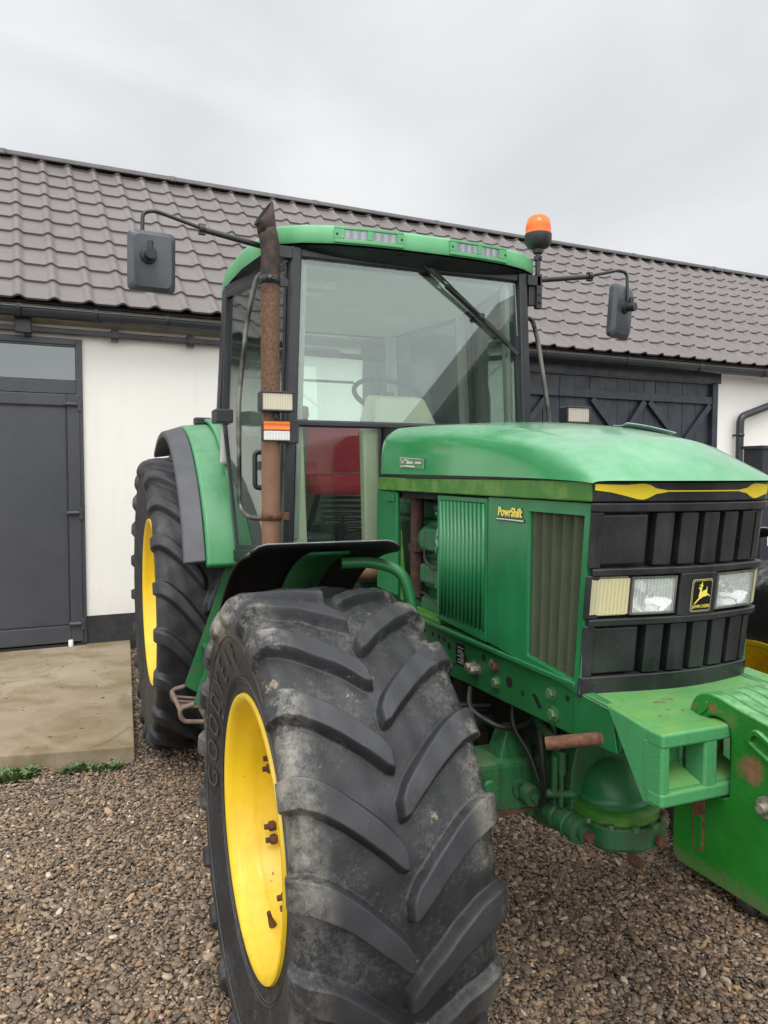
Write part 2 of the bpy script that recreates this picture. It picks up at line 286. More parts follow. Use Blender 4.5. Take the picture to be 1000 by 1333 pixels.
# ------------------------------------------------------------------ mesh helpers
class MB:
    def __init__(s): s.v = []; s.f = []; s.m = []; s.cur = 0
    def add(s, vs, fs):
        o = len(s.v); s.v += [tuple(map(float, p)) for p in vs]
        s.f += [tuple(i+o for i in f) for f in fs]; s.m += [s.cur]*len(fs); return s
    def box(s, c, d, rot=None):
        x, y, z = d[0]/2, d[1]/2, d[2]/2
        vs = [Vector((a*x, b*y, e*z)) for a in (-1,1) for b in (-1,1) for e in (-1,1)]
        if rot is not None:
            m = Euler(rot).to_matrix() if not isinstance(rot, Matrix) else rot
            vs = [m @ v for v in vs]
        vs = [(v.x+c[0], v.y+c[1], v.z+c[2]) for v in vs]
        return s.add(vs, [(0,1,3,2),(4,6,7,5),(0,4,5,1),(2,3,7,6),(0,2,6,4),(1,5,7,3)])
    def bb(s, a, b):
        return s.box([(a[i]+b[i])/2 for i in range(3)], [abs(b[i]-a[i]) for i in range(3)])
    def hexa(s, pts):   # 8 points: 4 of one face then 4 of the opposite
        return s.add(pts, [(0,1,2,3),(4,7,6,5),(0,4,5,1),(1,5,6,2),(2,6,7,3),(3,7,4,0)])
    def bar(s, p0, p1, w, h, up=(0,0,1)):
        p0, p1 = Vector(p0), Vector(p1); d = (p1-p0).normalized(); u = Vector(up)
        sd = d.cross(u); sd = sd.normalized() if sd.length > 1e-4 else d.cross(Vector((1,0,0))).normalized(); u = sd.cross(d)
        o = [sd*(a*w/2)+u*(b*h/2) for a, b in ((-1,-1),(1,-1),(1,1),(-1,1))]
        return s.hexa([p0+q for q in o]+[p1+q for q in o])
    def prism(s, poly, ax, a, b):
        n = len(poly)
        def P(u, v, w): return {'x': (w,u,v), 'y': (u,w,v), 'z': (u,v,w)}[ax]
        vs = [P(u,v,a) for u,v in poly]+[P(u,v,b) for u,v in poly]
        return s.add(vs, [tuple(range(n)), tuple(range(2*n-1, n-1, -1))]+[(i, (i+1)%n, (i+1)%n+n, i+n) for i in range(n)])
    def tube(s, pts, r, n=10, cap=True):
        pts = [Vector(p) for p in pts]; rs = r if isinstance(r, (list, tuple)) else [r]*len(pts)
        rings = []; prev = None
        for i, p in enumerate(pts):
            t = (pts[min(i+1, len(pts)-1)]-pts[max(i-1, 0)]).normalized()
            if prev is None:
                u = t.orthogonal().normalized()
            else:
                u = (prev - t*prev.dot(t)).normalized()
            prev = u; w = t.cross(u)
            rings.append([p+(u*math.cos(2*PI*k/n)+w*math.sin(2*PI*k/n))*rs[i] for k in range(n)])
        vs = [q for r_ in rings for q in r_]; fs = []
        for i in range(len(pts)-1):
            for k in range(n): fs.append((i*n+k, i*n+(k+1)%n, (i+1)*n+(k+1)%n, (i+1)*n+k))
        if cap: fs += [tuple(range(n)), tuple(range((len(pts)-1)*n+n-1, (len(pts)-1)*n-1, -1))]
        return s.add(vs, fs)
    def lathe(s, prof, org=(0,0,0), ax='y', n=32, sgn=1, a0=0, a1=2*PI):
        full = abs(a1-a0-2*PI) < 1e-6; m = n if full else n+1; vs = []; fs = []
        for k in range(m):
            a = a0+(a1-a0)*k/n; c, q = math.cos(a), math.sin(a)
            for r, h in prof:
                h *= sgn
                vs.append({'y': (org[0]+r*c, org[1]+h, org[2]+r*q), 'x': (org[0]+h, org[1]+r*c, org[2]+r*q), 'z': (org[0]+r*c, org[1]+r*q, org[2]+h)}[ax])
        L = len(prof)
        for k in range(n):
            k2 = (k+1) % m if full else k+1
            for j in range(L-1): fs.append((k*L+j, k*L+j+1, k2*L+j+1, k2*L+j))
        return s.add(vs, fs)
    def grid(s, fn, nu, nv):
        vs = [fn(i/nu, j/nv) for i in range(nu+1) for j in range(nv+1)]
        return s.add(vs, [(i*(nv+1)+j, (i+1)*(nv+1)+j, (i+1)*(nv+1)+j+1, i*(nv+1)+j+1) for i in range(nu) for j in range(nv)])
    def bolt(s, p, ax, r, h, sg=1):
        pr = [(.001, 0), (r, 0), (r, h*.75), (r*.85, h), (.001, h)]
        return s.lathe(pr, p, ax, 6, sg)
    def build(s, name, mat, parent=None, sm=38, bevel=0, seg=2, sub=0, solid=0, recalc=True):
        me = bpy.data.meshes.new(name); me.from_pydata(s.v, [], s.f)
        mats = mat if isinstance(mat, (list, tuple)) else [mat]
        for m in mats: me.materials.append(M[m] if isinstance(m, str) else m)
        if len(mats) > 1: me.polygons.foreach_set('material_index', s.m)
        if recalc:
            bm = bmesh.new(); bm.from_mesh(me); bmesh.ops.recalc_face_normals(bm, faces=bm.faces); bm.to_mesh(me); bm.free()
        if sm:
            me.polygons.foreach_set('use_smooth', [True]*len(me.polygons)); me.set_sharp_from_angle(angle=R(sm))
        me.update()
        o = bpy.data.objects.new(name, me); COL.objects.link(o)
        if parent is not None: o.parent = parent
        if solid:
            md = o.modifiers.new('solid', 'SOLIDIFY'); md.thickness = solid; md.offset = 0
        if sub:
            md = o.modifiers.new('sub', 'SUBSURF'); md.levels = sub; md.render_levels = sub; md.boundary_smooth = 'PRESERVE_CORNERS'
        if bevel:
            md = o.modifiers.new('bevel', 'BEVEL'); md.width = bevel; md.segments = seg; md.limit_method = 'ANGLE'; md.angle_limit = R(35)
            md.harden_normals = bool(sm)
        return o

def rounded(pts, r, n=6):
    """polyline with filleted corners"""
    P = [Vector(p) for p in pts]; out = [P[0]]
    for i in range(1, len(P)-1):
        a, b, c = P[i-1], P[i], P[i+1]
        d = min(r, (a-b).length*.48, (c-b).length*.48)
        p, q = b+(a-b).normalized()*d, b+(c-b).normalized()*d
        for k in range(n+1):
            t = k/n; out.append(p*(1-t)**2+b*2*t*(1-t)+q*t*t)
    out.append(P[-1]); return out
def roundpoly(poly, r, n=4):
    out = []; N = len(poly)
    for i in range(N):
        a, b, c = (Vector((*poly[(i+k) % N], 0)) for k in (-1, 0, 1))
        d = min(r, (a-b).length*.48, (c-b).length*.48)
        p, q = b+(a-b).normalized()*d, b+(c-b).normalized()*d
        for k in range(n+1):
            t = k/n; v = p*(1-t)**2+b*2*t*(1-t)+q*t*t; out.append((v.x, v.y))
    return out
def text_verts(txt, size, extrude=0.0, shear=0.0, offset=0.0, spacing=1.0):
    c = bpy.data.curves.new('lettering', 'FONT'); c.body = txt; c.size = size; c.extrude = extrude; c.shear = shear; c.offset = offset
    c.space_character = spacing; c.align_x = 'CENTER'; c.align_y = 'CENTER'; c.resolution_u = 4
    o = bpy.data.objects.new('lettering', c); COL.objects.link(o)
    dg = bpy.context.evaluated_depsgraph_get(); e = o.evaluated_get(dg); me = e.to_mesh()
    vs = [v.co.copy() for v in me.vertices]; fs = [tuple(p.vertices) for p in me.polygons]
    e.to_mesh_clear(); bpy.data.objects.remove(o); bpy.data.curves.remove(c)
    return vs, fs
def tag(o, label=None, cat=None, group=None, kind=None):
    if label: o['label'] = label
    if cat: o['category'] = cat
    if group: o['group'] = group
    if kind: o['kind'] = kind
    return o
def split_pieces(o):
    """separate the far-apart pieces of one mesh into sibling objects"""
    bm = bmesh.new(); bm.from_mesh(o.data); bm.verts.ensure_lookup_table(); seen = [-1]*len(bm.verts); k = 0
    for v in bm.verts:
        if seen[v.index] >= 0: continue
        st_ = [v]; seen[v.index] = k
        while st_:
            q = st_.pop()
            for e in q.link_edges:
                w = e.other_vert(q)
                if seen[w.index] < 0: seen[w.index] = k; st_.append(w)
        k += 1
    isl = np.array(seen); pts = np.array([v.co[:] for v in bm.verts]); lo = np.array([pts[isl == i].min(0) for i in range(k)]); hi = np.array([pts[isl == i].max(0) for i in range(k)])
    size = (hi-lo).max(1); par = list(range(k))
    def find(a):
        while par[a] != a: a = par[a]
        return a
    for a in range(k):
        for b in range(a+1, k):
            g = np.maximum(0, np.maximum(lo[a]-hi[b], lo[b]-hi[a]))
            if math.sqrt((g**2).sum()) <= max(.02, .5*max(size[a], size[b])): par[find(a)] = find(b)
    roots = sorted({find(a) for a in range(k)}); grp = {r: i for i, r in enumerate(roots)}; gi = np.array([grp[find(a)] for a in range(k)])[isl]
    out = [o]
    for n in range(1, len(roots)):
        b2 = bmesh.new(); b2.from_mesh(o.data); b2.verts.ensure_lookup_table()
        bmesh.ops.delete(b2, geom=[v for v in b2.verts if gi[v.index] != n], context='VERTS')
        me = bpy.data.meshes.new(o.name); b2.to_mesh(me); b2.free()
        for m in o.data.materials: me.materials.append(m)
        c = o.copy(); c.data = me; COL.objects.link(c); out.append(c)
    bmesh.ops.delete(bm, geom=[v for v in bm.verts if gi[v.index] != 0], context='VERTS'); bm.to_mesh(o.data); bm.free()
    return out
def empty(name, loc=(0,0,0), rz=0.0, parent=None):
    o = bpy.data.objects.new(name, None); COL.objects.link(o); o.location = loc; o.rotation_euler = (0,0,rz); o.empty_display_size = .2
    if parent is not None: o.parent = parent
    return o
# ------------------------------------------------------------------ ground
g = MB(); g.add([(-90,-90,0),(90,-90,0),(90,90,0),(-90,90,0)], [(0,1,2,3)])
tag(g.build('ground', 'ground', sm=0), kind='structure')

PADZ = .10
pad_poly = [(.285,-1.195), (.165,-1.93), (-.02,-3.1), (-.25,-4.6), (-3.0,-4.6), (-2.83,-1.02), (-2.5,-1.035), (-1.2,-1.11)]
pad = MB()
xs = np.linspace(0, 1, 30)
pad.prism(pad_poly, 'z', -.05, PADZ)
# a crack running from the front edge to the corner, cut as a thin dark strip laid in the top
def fray(pts, n=7, amp=.010):
    out = []
    for (a, b) in zip(pts[:-1], pts[1:]):
        for q in range(n):
            u = q/n; out.append((a[0]+(b[0]-a[0])*u+(random.uniform(-amp, amp) if q else 0), a[1]+(b[1]-a[1])*u+(random.uniform(-amp, amp) if q else 0)))
    return out+[pts[-1]]
crack = fray([(-.05,-1.181),(-.075,-1.205),(.0,-1.245),(.065,-1.29),(.155,-1.345),(.235,-1.46)], 6, .007)
for (a, b) in zip(crack[:-1], crack[1:]):
    d = Vector((b[0]-a[0], b[1]-a[1], 0)).normalized(); n = Vector((-d.y, d.x, 0))*random.uniform(.002,.0065)
    pad.add([(a[0]-n.x, a[1]-n.y, PADZ+.002), (b[0]-n.x, b[1]-n.y, PADZ+.002), (b[0]+n.x, b[1]+n.y, PADZ+.002), (a[0]+n.x, a[1]+n.y, PADZ+.002)], [(0,1,2,3)])
tag(pad.build('concrete_pavement', ['concrete', 'dark'], sm=0, bevel=.008), kind='structure')

def in_pad(x, y):
    P = pad_poly; ins = np.zeros(len(x), bool)
    for i in range(len(P)):
        (x0, y0), (x1, y1) = P[i], P[i-1]
        c = ((y0 > y) != (y1 > y)) & (x < (x1-x0)*(y-y0)/(y1-y0+1e-12)+x0); ins ^= c
    return ins
def pebbles():
    pts = []
    for (x0, x1, y0, y1, dens) in ((-2.7, .6, -2.2, 3.2, 4200), (.6, 4.0, -2.6, 3.0, 11500), (.0, 4.0, -3.4, -2.6, 4400)):
        n = int((x1-x0)*(y1-y0)*dens); pts.append(np.stack([rng.uniform(x0, x1, n), rng.uniform(y0, y1, n)], 1))
    P = np.concatenate(pts); P = P[~in_pad(P[:,0], P[:,1])]
    n = len(P); s = rng.lognormal(-5.05, .40, n).clip(.0035, .019)
    S = np.stack([s*rng.uniform(.95,1.5,n), s*rng.uniform(.7,1.05,n), s*rng.uniform(.42,.72,n)], 1)
    Rr = np.stack([rng.normal(0,.35,n), rng.normal(0,.35,n), rng.uniform(0,6.28,n)], 1)
    Z = rng.uniform(-.004, .014, n)
    me = bpy.data.meshes.new('gravel'); me.vertices.add(n)
    me.vertices.foreach_set('co', np.column_stack([P, Z]).astype(np.float32).ravel())
    for nm, A in (('scl', S), ('rot', Rr)):
        a = me.attributes.new(nm, 'FLOAT_VECTOR', 'POINT'); a.data.foreach_set('vector', A.astype(np.float32).ravel())
    me.materials.append(M['pebble'])
    o = bpy.data.objects.new('gravel', me); COL.objects.link(o)
    ng = bpy.data.node_groups.new('pebble_scatter', 'GeometryNodeTree')
    ng.interface.new_socket('Geometry', in_out='INPUT', socket_type='NodeSocketGeometry')
    ng.interface.new_socket('Geometry', in_out='OUTPUT', socket_type='NodeSocketGeometry')
    N = ng.nodes.new; L = ng.links.new
    gi, go = N('NodeGroupInput'), N('NodeGroupOutput')
    ico = N('GeometryNodeMeshIcoSphere'); ico.inputs['Radius'].default_value = 1; ico.inputs['Subdivisions'].default_value = 2
    nz = N('ShaderNodeTexNoise'); nz.inputs['Scale'].default_value = 1.3; nz.inputs['Detail'].default_value = 1
    sp = N('GeometryNodeSetPosition'); vm = N('ShaderNodeVectorMath'); vm.operation = 'SUBTRACT'; vm.inputs[1].default_value = (.5,.5,.5)
    sc = N('ShaderNodeVectorMath'); sc.operation = 'SCALE'; sc.inputs['Scale'].default_value = .9
    L(nz.outputs['Color'], vm.inputs[0]); L(vm.outputs[0], sc.inputs[0]); L(ico.outputs['Mesh'], sp.inputs['Geometry']); L(sc.outputs[0], sp.inputs['Offset'])
    ss = N('GeometryNodeSetShadeSmooth'); L(sp.outputs[0], ss.inputs[0])
    sm = N('GeometryNodeSetMaterial'); sm.inputs['Material'].default_value = M['pebble']; L(ss.outputs[0], sm.inputs[0])
    ip = N('GeometryNodeInstanceOnPoints'); L(gi.outputs[0], ip.inputs['Points']); L(sm.outputs[0], ip.inputs['Instance'])
    for nm, sock in (('scl', 'Scale'), ('rot', 'Rotation')):
        na = N('GeometryNodeInputNamedAttribute'); na.data_type = 'FLOAT_VECTOR'; na.inputs['Name'].default_value = nm
        L(na.outputs['Attribute'], ip.inputs[sock])
    L(ip.outputs[0], go.inputs[0])
    md = o.modifiers.new('scatter', 'NODES'); md.node_group = ng
    tag(o, 'loose brown and grey river pebbles covering the yard', kind='stuff')
pebbles()

def weed(x, y, r, n, label, h=.05):
    m = MB()
    for k in range(n):
        a = random.uniform(0, 2*PI); d = r*math.sqrt(random.random()); px, py = x+d*math.cos(a)*.8, y+d*math.sin(a)*1.5
        L = random.uniform(.025,.06)*h/.05; w = L*random.uniform(.12,.30); th = random.uniform(.3,1.2); dr = random.uniform(0, 2*PI)
        di = Vector((math.cos(dr)*math.cos(th), math.sin(dr)*math.cos(th), math.sin(th))); sd = Vector((-math.sin(dr), math.cos(dr), 0))
        b = Vector((px, py, .004)); mid = b+di*L*.55; tip = b+di*L+Vector((0,0,-L*.25))
        m.add([b-sd*w*.3, b+sd*w*.3, mid+sd*w, tip, mid-sd*w], [(0,1,2,3,4)])
    o = m.build('weed', 'leaf', sm=0, recalc=False); tag(o, label, 'weed', 'weeds along the concrete edge'); return o
weed(.27, -1.84, .085, 420, 'broad pale green weed clump growing by the concrete edge below the grey door', .065)
weed(.31, -1.50, .05, 170, 'thin grassy tuft where the crack meets the front edge of the concrete', .06)
weed(.34, -1.34, .05, 150, 'small green tuft close to the concrete corner near the rear tyre', .05)

# ------------------------------------------------------------------ building
BX, BYAW = -2.77, R(3.237)
B = empty('farm_building', (BX, 0, 0), BYAW)
tag(B, 'long low white rendered building with brown tile roof behind the tractor', 'building')
S0, S1 = -6.0, 13.5
DS0, DS1, DZ0, DZ1 = -2.62, -1.412, .115, 2.925       # entrance door opening
BS0, BS1, BZ1 = 1.42, 6.80, 2.95                      # barn door opening
w = MB()
for (a, b, z0, z1) in ((S0, DS0, .36, 3.16), (DS0, DS1, DZ1, 3.16), (DS1, BS0, .36, 3.16), (BS0, BS1, BZ1, 3.16), (BS1, S1, .36, 3.16)):
    w.bb((-.30, a, z0), (0, b, z1))
w.build('wall', 'wall', B, sm=0)
p = MB()
for (a, b) in ((S0, DS0), (DS1, BS0), (BS1, S1)): p.bb((-.30, a, -.05), (.012, b, .36))
split_pieces(p.build('plinth', 'mould', B, sm=0))
b = MB(); b.bb((-4.4, S0, -.02), (-4.3, S1, 3.1)); b.bb((-4.3, S0, -.02), (-.3, S0+.1, 3.1)); b.bb((-4.3, S1-.1, -.02), (-.3, S1, 3.1)); b.build('rear_wall', 'wall', B, sm=0)
# roof of pressed metal tiles
EX, EZ, RX, RZ = .24, 3.205, -2.62, 5.43
SL = math.hypot(EX-RX, RZ-EZ); ux, uz = (RX-EX)/SL, (RZ-EZ)/SL; nx, nz_ = uz, -ux
PITCH, ROW = .285, .352
def roof(sgn):
    ns = int((S1-S0)/.0178); rows = int(math.ceil(SL/ROW)); V = []; F = []; E_ = []
    svals = np.linspace(S0, S1, ns+1)
    ph = ((svals/PITCH) % 1.0)
    hump = np.where(ph < .46, .5*(1-np.cos(2*PI*ph/.46)), 0)*.040
    lines = []
    for r in range(rows):
        t0, t1 = r*ROW, min((r+1)*ROW, SL)
        lines += [(t0, .022, 1), (t0+.022, .0207, 0), ((t0+t1)/2, .010, 0), (t1-.001, .002, 0)]
    for (tt, up, e) in lines:
        arc = .035*hump/.040 if e or True else 0
        for i, s_ in enumerate(svals):
            h = hump[i]+up; t2 = tt - (.02*hump[i]/.04)
            V.append((EX+ux*t2+nx*h, s_, EZ+uz*t2+nz_*h)); E_.append(1.0 if e else 0.0)
    n1 = ns+1
    for k in range(len(lines)-1):
        for i in range(ns): F.append((k*n1+i, k*n1+i+1, (k+1)*n1+i+1, (k+1)*n1+i))
    # front lip at the eaves
    o0 = len(V)
    for i, s_ in enumerate(svals):
        h = hump[i]+.004; t2 = -(.02*hump[i]/.04)
        V.append((EX+ux*t2+nx*h, s_, EZ+uz*t2+nz_*h)); E_.append(1.0)
    for i in range(ns): F.append((o0+i, o0+i+1, i+1, i))
    return V, F, E_
V, F, E_ = roof(1)
V = [(x+.004*math.sin(y*1.7+z*3)*math.sin(y*.6), y, z+.006*math.sin(y*2.1-z*1.3)) for x, y, z in V]
me = bpy.data.meshes.new('roof'); me.from_pydata(V, [], F); me.materials.append(M['tile'])
a = me.attributes.new('edge', 'FLOAT', 'POINT'); a.data.foreach_set('value', E_)
me.polygons.foreach_set('use_smooth', [True]*len(me.polygons)); me.set_sharp_from_angle(angle=R(50))
o = bpy.data.objects.new('roof', me); COL.objects.link(o); o.parent = B
rb = MB(); rb.add([(RX, S0, RZ-.01), (RX, S1, RZ-.01), (RX*2-EX, S1, EZ), (RX*2-EX, S0, EZ)], [(0,1,2,3)])
rb.add([(EX-.03, S0, EZ-.02), (EX-.03, S1, EZ-.02), (-.4, S1, EZ+.42), (-.4, S0, EZ+.42)], [(0,1,2,3)])
rb.build('roof_back_slope', 'ridge', B, sm=0)
for gs in (S0+.01, S1-.01):
    ge = MB(); ge.prism([(0,3.16),(-4.3,3.1),(RX,RZ-.05)], 'y', gs-.005, gs+.005); ge.build('gable', 'wall', B, sm=0)
rc = MB()
rc.lathe([(.115, S0), (.115, S1)], (RX, 0, RZ-.035), 'y', 14, 1, R(15), R(165))
s = S0
while s < S1:
    rc.lathe([(.119, s), (.122, s+.02), (.122, s+.05), (.119, s+.07)], (RX, 0, RZ-.035), 'y', 14, 1, R(10), R(170)); s += 1.95
rc.build('ridge_cap', 'ridge', B, solid=.006)
# eaves: boards, gutter on brackets, sliding rail
fb = MB(); fb.bb((.003, S0, 3.045), (.035, BS0-.02, 3.165)); fb.bb((-.05, S0, 3.165), (.16, S1, 3.185)); fb.build('eaves_board', 'soffit', B, sm=0)
fb = MB(); fb.bb((.003, BS0-.02, 2.952), (.05, BS1+.02, 3.165)); fb.build('lintel_board', 'barn', B, sm=0)
gt = MB(); GX, GZ, GR = .225, 3.125, .068
gt.lathe([(GR, S0), (GR, S1)], (GX, 0, GZ), 'y', 14, 1, R(175), R(365))
gut = gt.build('gutter', 'gutter', B, solid=.005)
tb = MB(); tb.tube([(GX+GR+.002, S0, GZ+.004), (GX+GR+.002, S1, GZ+.004)], .008, 8); tb.build('gutter_bead', 'gutter', gut)
s = S0+.35
while s < S1:
    br = MB(); br.lathe([(GR+.007, s-.013), (GR+.007, s+.013)], (GX, 0, GZ), 'y', 12, 1, R(175), R(370)); br.bb((.04, s-.013, GZ+.0), (GX-GR, s+.013, GZ+.018))
    br.bb((GX+GR-.002, s-.013, GZ-.002), (GX+GR+.012, s+.013, GZ+.03))
    br.build('gutter_bracket', 'gutter', gut, solid=.003); s += .62 if s < 2 else 1.25
rl = MB(); rl.bb((.05, S0, 2.955), (.10, BS0-.3, 3.003)); rail = rl.build('door_rail', 'blackm', B, bevel=.006)
for s in (-3.0, -1.86, -1.13, -.44, .35):
    k = MB(); k.bb((.004, s-.026, 3.003), (.075, s+.026, 3.03)); k.bb((.101, s-.03, 2.93), (.108, s+.03, 3.035)); k.bb((.05, s-.03, 2.918), (.108, s+.03, 2.953))
    k.bolt((.108, s-.012, 3.02), 'x', .006, .005); k.bolt((.108, s+.012, 3.02), 'x', .006, .005)
    k.build('rail_bracket', 'blackm', rail)
k = MB(); k.bb((.11, -1.965, 2.93), (.15, -1.83, 3.09)); k.build('rail_hanger', 'blackm', rail, bevel=.01)
# entrance door
d = MB(); FW = .055
d.bb((-.08, DS1-FW, DZ0), (.030, DS1, DZ1)); d.bb((-.08, DS0, DZ0), (.030, DS0+FW, DZ1)); d.bb((-.08, DS0+FW, DZ1-.055), (.030, DS1-FW, DZ1)); d.bb((-.08, DS0+FW, 2.425), (.030, DS1-FW, 2.535))
door = d.build('door', 'door', B, sm=0, bevel=.004)
lf = MB(); la, lb, lz0, lz1 = DS0+FW+.006, DS1-FW+.022, DZ0+.02, 2.42
lw = .105
lf.bb((-.05, la, lz0), (.046, la+lw, lz1)); lf.bb((-.05, lb-lw, lz0), (.046, lb, lz1)); lf.bb((-.05, la+lw, lz1-lw), (.046, lb-lw, lz1)); lf.bb((-.05, la+lw, lz0), (.046, lb-lw, lz0+.155))
lf.bb((-.05, la+lw, lz0+.155), (.026, lb-lw, lz1-lw))
lf.build('door_leaf', 'door', door, sm=0, bevel=.006)
bd = MB(); i0, i1, j0, j1 = la+lw, lb-lw, lz0+.155, lz1-lw
for (a_, b_, c_, e_) in ((i0, j0, i0+.014, j1), (i1-.014, j0, i1, j1), (i0+.014, j1-.014, i1-.014, j1), (i0+.014, j0, i1-.014, j0+.014)): bd.bb((.027, a_, b_), (.035, c_, e_))
bd.build('panel_bead', 'rubber2', door, sm=0)
tg = MB(); tg.bb((-.01, DS0+FW+.01, 2.545), (.002, DS1-FW, DZ1-.065)); tg.build('transom_glass', 'doorglass', door, sm=0)
ts = MB(); u0, u1, q0, q1 = DS0+FW, DS1-FW+.015, 2.535, DZ1-.055
for (a_, b_, c_, e_) in ((u0, q0, u0+.02, q1), (u1-.02, q0, u1, q1), (u0+.02, q1-.018, u1-.02, q1), (u0+.02, q0, u1-.02, q0+.018)): ts.bb((-.05, a_, b_), (.018, c_, e_))
ts.build('transom_sash', 'door', door, sm=0, bevel=.004)
tk = MB(); tk.bb((-.28, DS0, 2.5), (-.25, DS1, 2.9)); tk.bb((-.29, DS0, .1), (-.26, DS1, 2.5)); tk.build('room_backing', 'cabgrey', door, sm=0)
for hz in (2.33, 1.335, .305):
    h = MB(); h.tube([(.062, DS1-.155, hz), (.062, DS1-.05, hz)], .019, 10); h.bb((.031, DS1-.05, hz-.06), (.062, DS1-.022, hz+.045)); h.bb((.047, DS1-.15, hz-.02), (.058, DS1-.06, hz+.02))
    h.build('hinge', 'door', door, bevel=.004)
wp = MB(); wp.lathe([(.001,.0),(.022,0),(.022,.055),(.018,.06),(.001,.06)], (.075, DS1-.145, .103), 'z', 14); wp.build('door_stop', 'white', door)
th = MB(); th.bb((-.06, DS0+.01, .097), (.05, DS1-.01, .122)); th.build('threshold', 'rubber2', door, sm=0)
# plank barn door in two leaves
bdm = MB(); s = BS0+.10
while s < BS1-.10:
    wd = random.uniform(.20,.26); e = min(s+wd, BS1-.10); bdm.bb((-.075+random.uniform(-.003,.003), s+.003, .06), (-.045+random.uniform(-.004,.004), e-.003, BZ1-.01)); s = e
barn = bdm.build('barn_door', 'barn', B, sm=0, bevel=.003)
bf = MB(); bf.bb((-.09, BS0, 0.0), (.022, BS0+.10, BZ1)); bf.bb((-.09, BS1-.10, 0.0), (.022, BS1, BZ1)); split_pieces(bf.build('door_post', 'barn', barn, sm=0, bevel=.004))
cav = MB(); cav.bb((-.16, BS0, 0), (-.12, BS1, BZ1)); cav.build('door_backing', 'dark', barn, sm=0)
for (s0, s1) in ((BS0+.10, 4.06), (4.07, BS1-.10)):
    r_ = MB(); r_.bb((-.04, s0, 2.665), (.010, s1-.002, 2.765)); r_.bb((-.04, s0, .55), (.010, s1-.002, .66)); split_pieces(r_.build('door_ledge', 'barn', barn, sm=0, bevel=.004))
def brace(s0, z0, s1, z1, x=-.012):
    r_ = MB(); r_.bar((x, s0, z0), (x, s1, z1), .035, .085, (0,0,1)); r_.build('brace', 'barn', barn, sm=0, bevel=.004)
brace(4.60, 2.655, 5.30, 1.95); brace(5.56, 2.655, 6.22, 2.05); brace(5.48, 2.655, 4.95, 1.95); brace(6.68, 2.655, 6.05, 1.95); brace(1.62, 2.655, 2.6, 1.6); brace(3.9, 2.655, 3.0, 1.6)
brace(4.16, 2.2, 4.55, 1.6)
dp = MB(); dp.tube(rounded([(.11, 9.4, 3.02), (.11, 8.6, 2.95), (.11, 7.14, 2.50), (.11, 7.14, .15)], .10, 6), .052, 14)
dpo = dp.build('downpipe', 'gutter', B)
for z in (2.25, 1.0):
    c_ = MB(); c_.lathe([(.058,-.02),(.058,.02)], (.11, 7.14, z), 'z', 16); c_.bb((0, 7.12, z-.01), (.06, 7.16, z+.01)); c_.build('pipe_clip', 'gutter', dpo, solid=.003)
cb = MB(); cb.bb((.42, 3.40, 0.0), (.60, 4.60, 1.90)); cb.bb((.40, 3.38, 1.90), (.62, 4.62, 1.925))
cb.cur = 1; cb.bb((.601, 3.47, 1.15), (.604, 3.75, 1.235))
cab = cb.build('sheet_cabinet', ['tarp', 'white'], sm=0, bevel=.01)
tag(cab, 'tall bluish black cabinet with a pale label behind the tractor nose', 'cabinet')

H = empty('neighbour_house', (15.0, 9.5, 0))
tag(H, 'dark gabled house across the yard, reflected in the windscreen', 'house')
k = MB(); k.prism([(-3.6,0),(3.6,0),(3.6,2.9),(0,7.0),(-3.6,2.9)], 'x', -.2, 0); k.bb((0,-3.6,0),(1.5,-3.4,2.9)); k.bb((0,3.4,0),(1.5,3.6,2.9)); k.build('wall', 'barn', H, sm=0)
for s in (-1, 1):
    k = MB(); k.add([(-.3,s*3.75,2.78),(1.6,s*3.75,2.78),(1.6,0,7.12),(-.3,0,7.12)], [(0,1,2,3)]); k.build('roof', 'tile', H, sm=0, solid=.12)
for y in (-1.6, 1.6):
    k = MB(); k.bb((-.24,y-.6,1.0),(-.203,y+.6,2.3)); k.build('window', 'doorglass', H, sm=0)

# ------------------------------------------------------------------ tractor
T = empty('tractor')
tag(T, 'green farm tractor with yellow wheels, black nose and orange beacon parked on gravel', 'tractor')

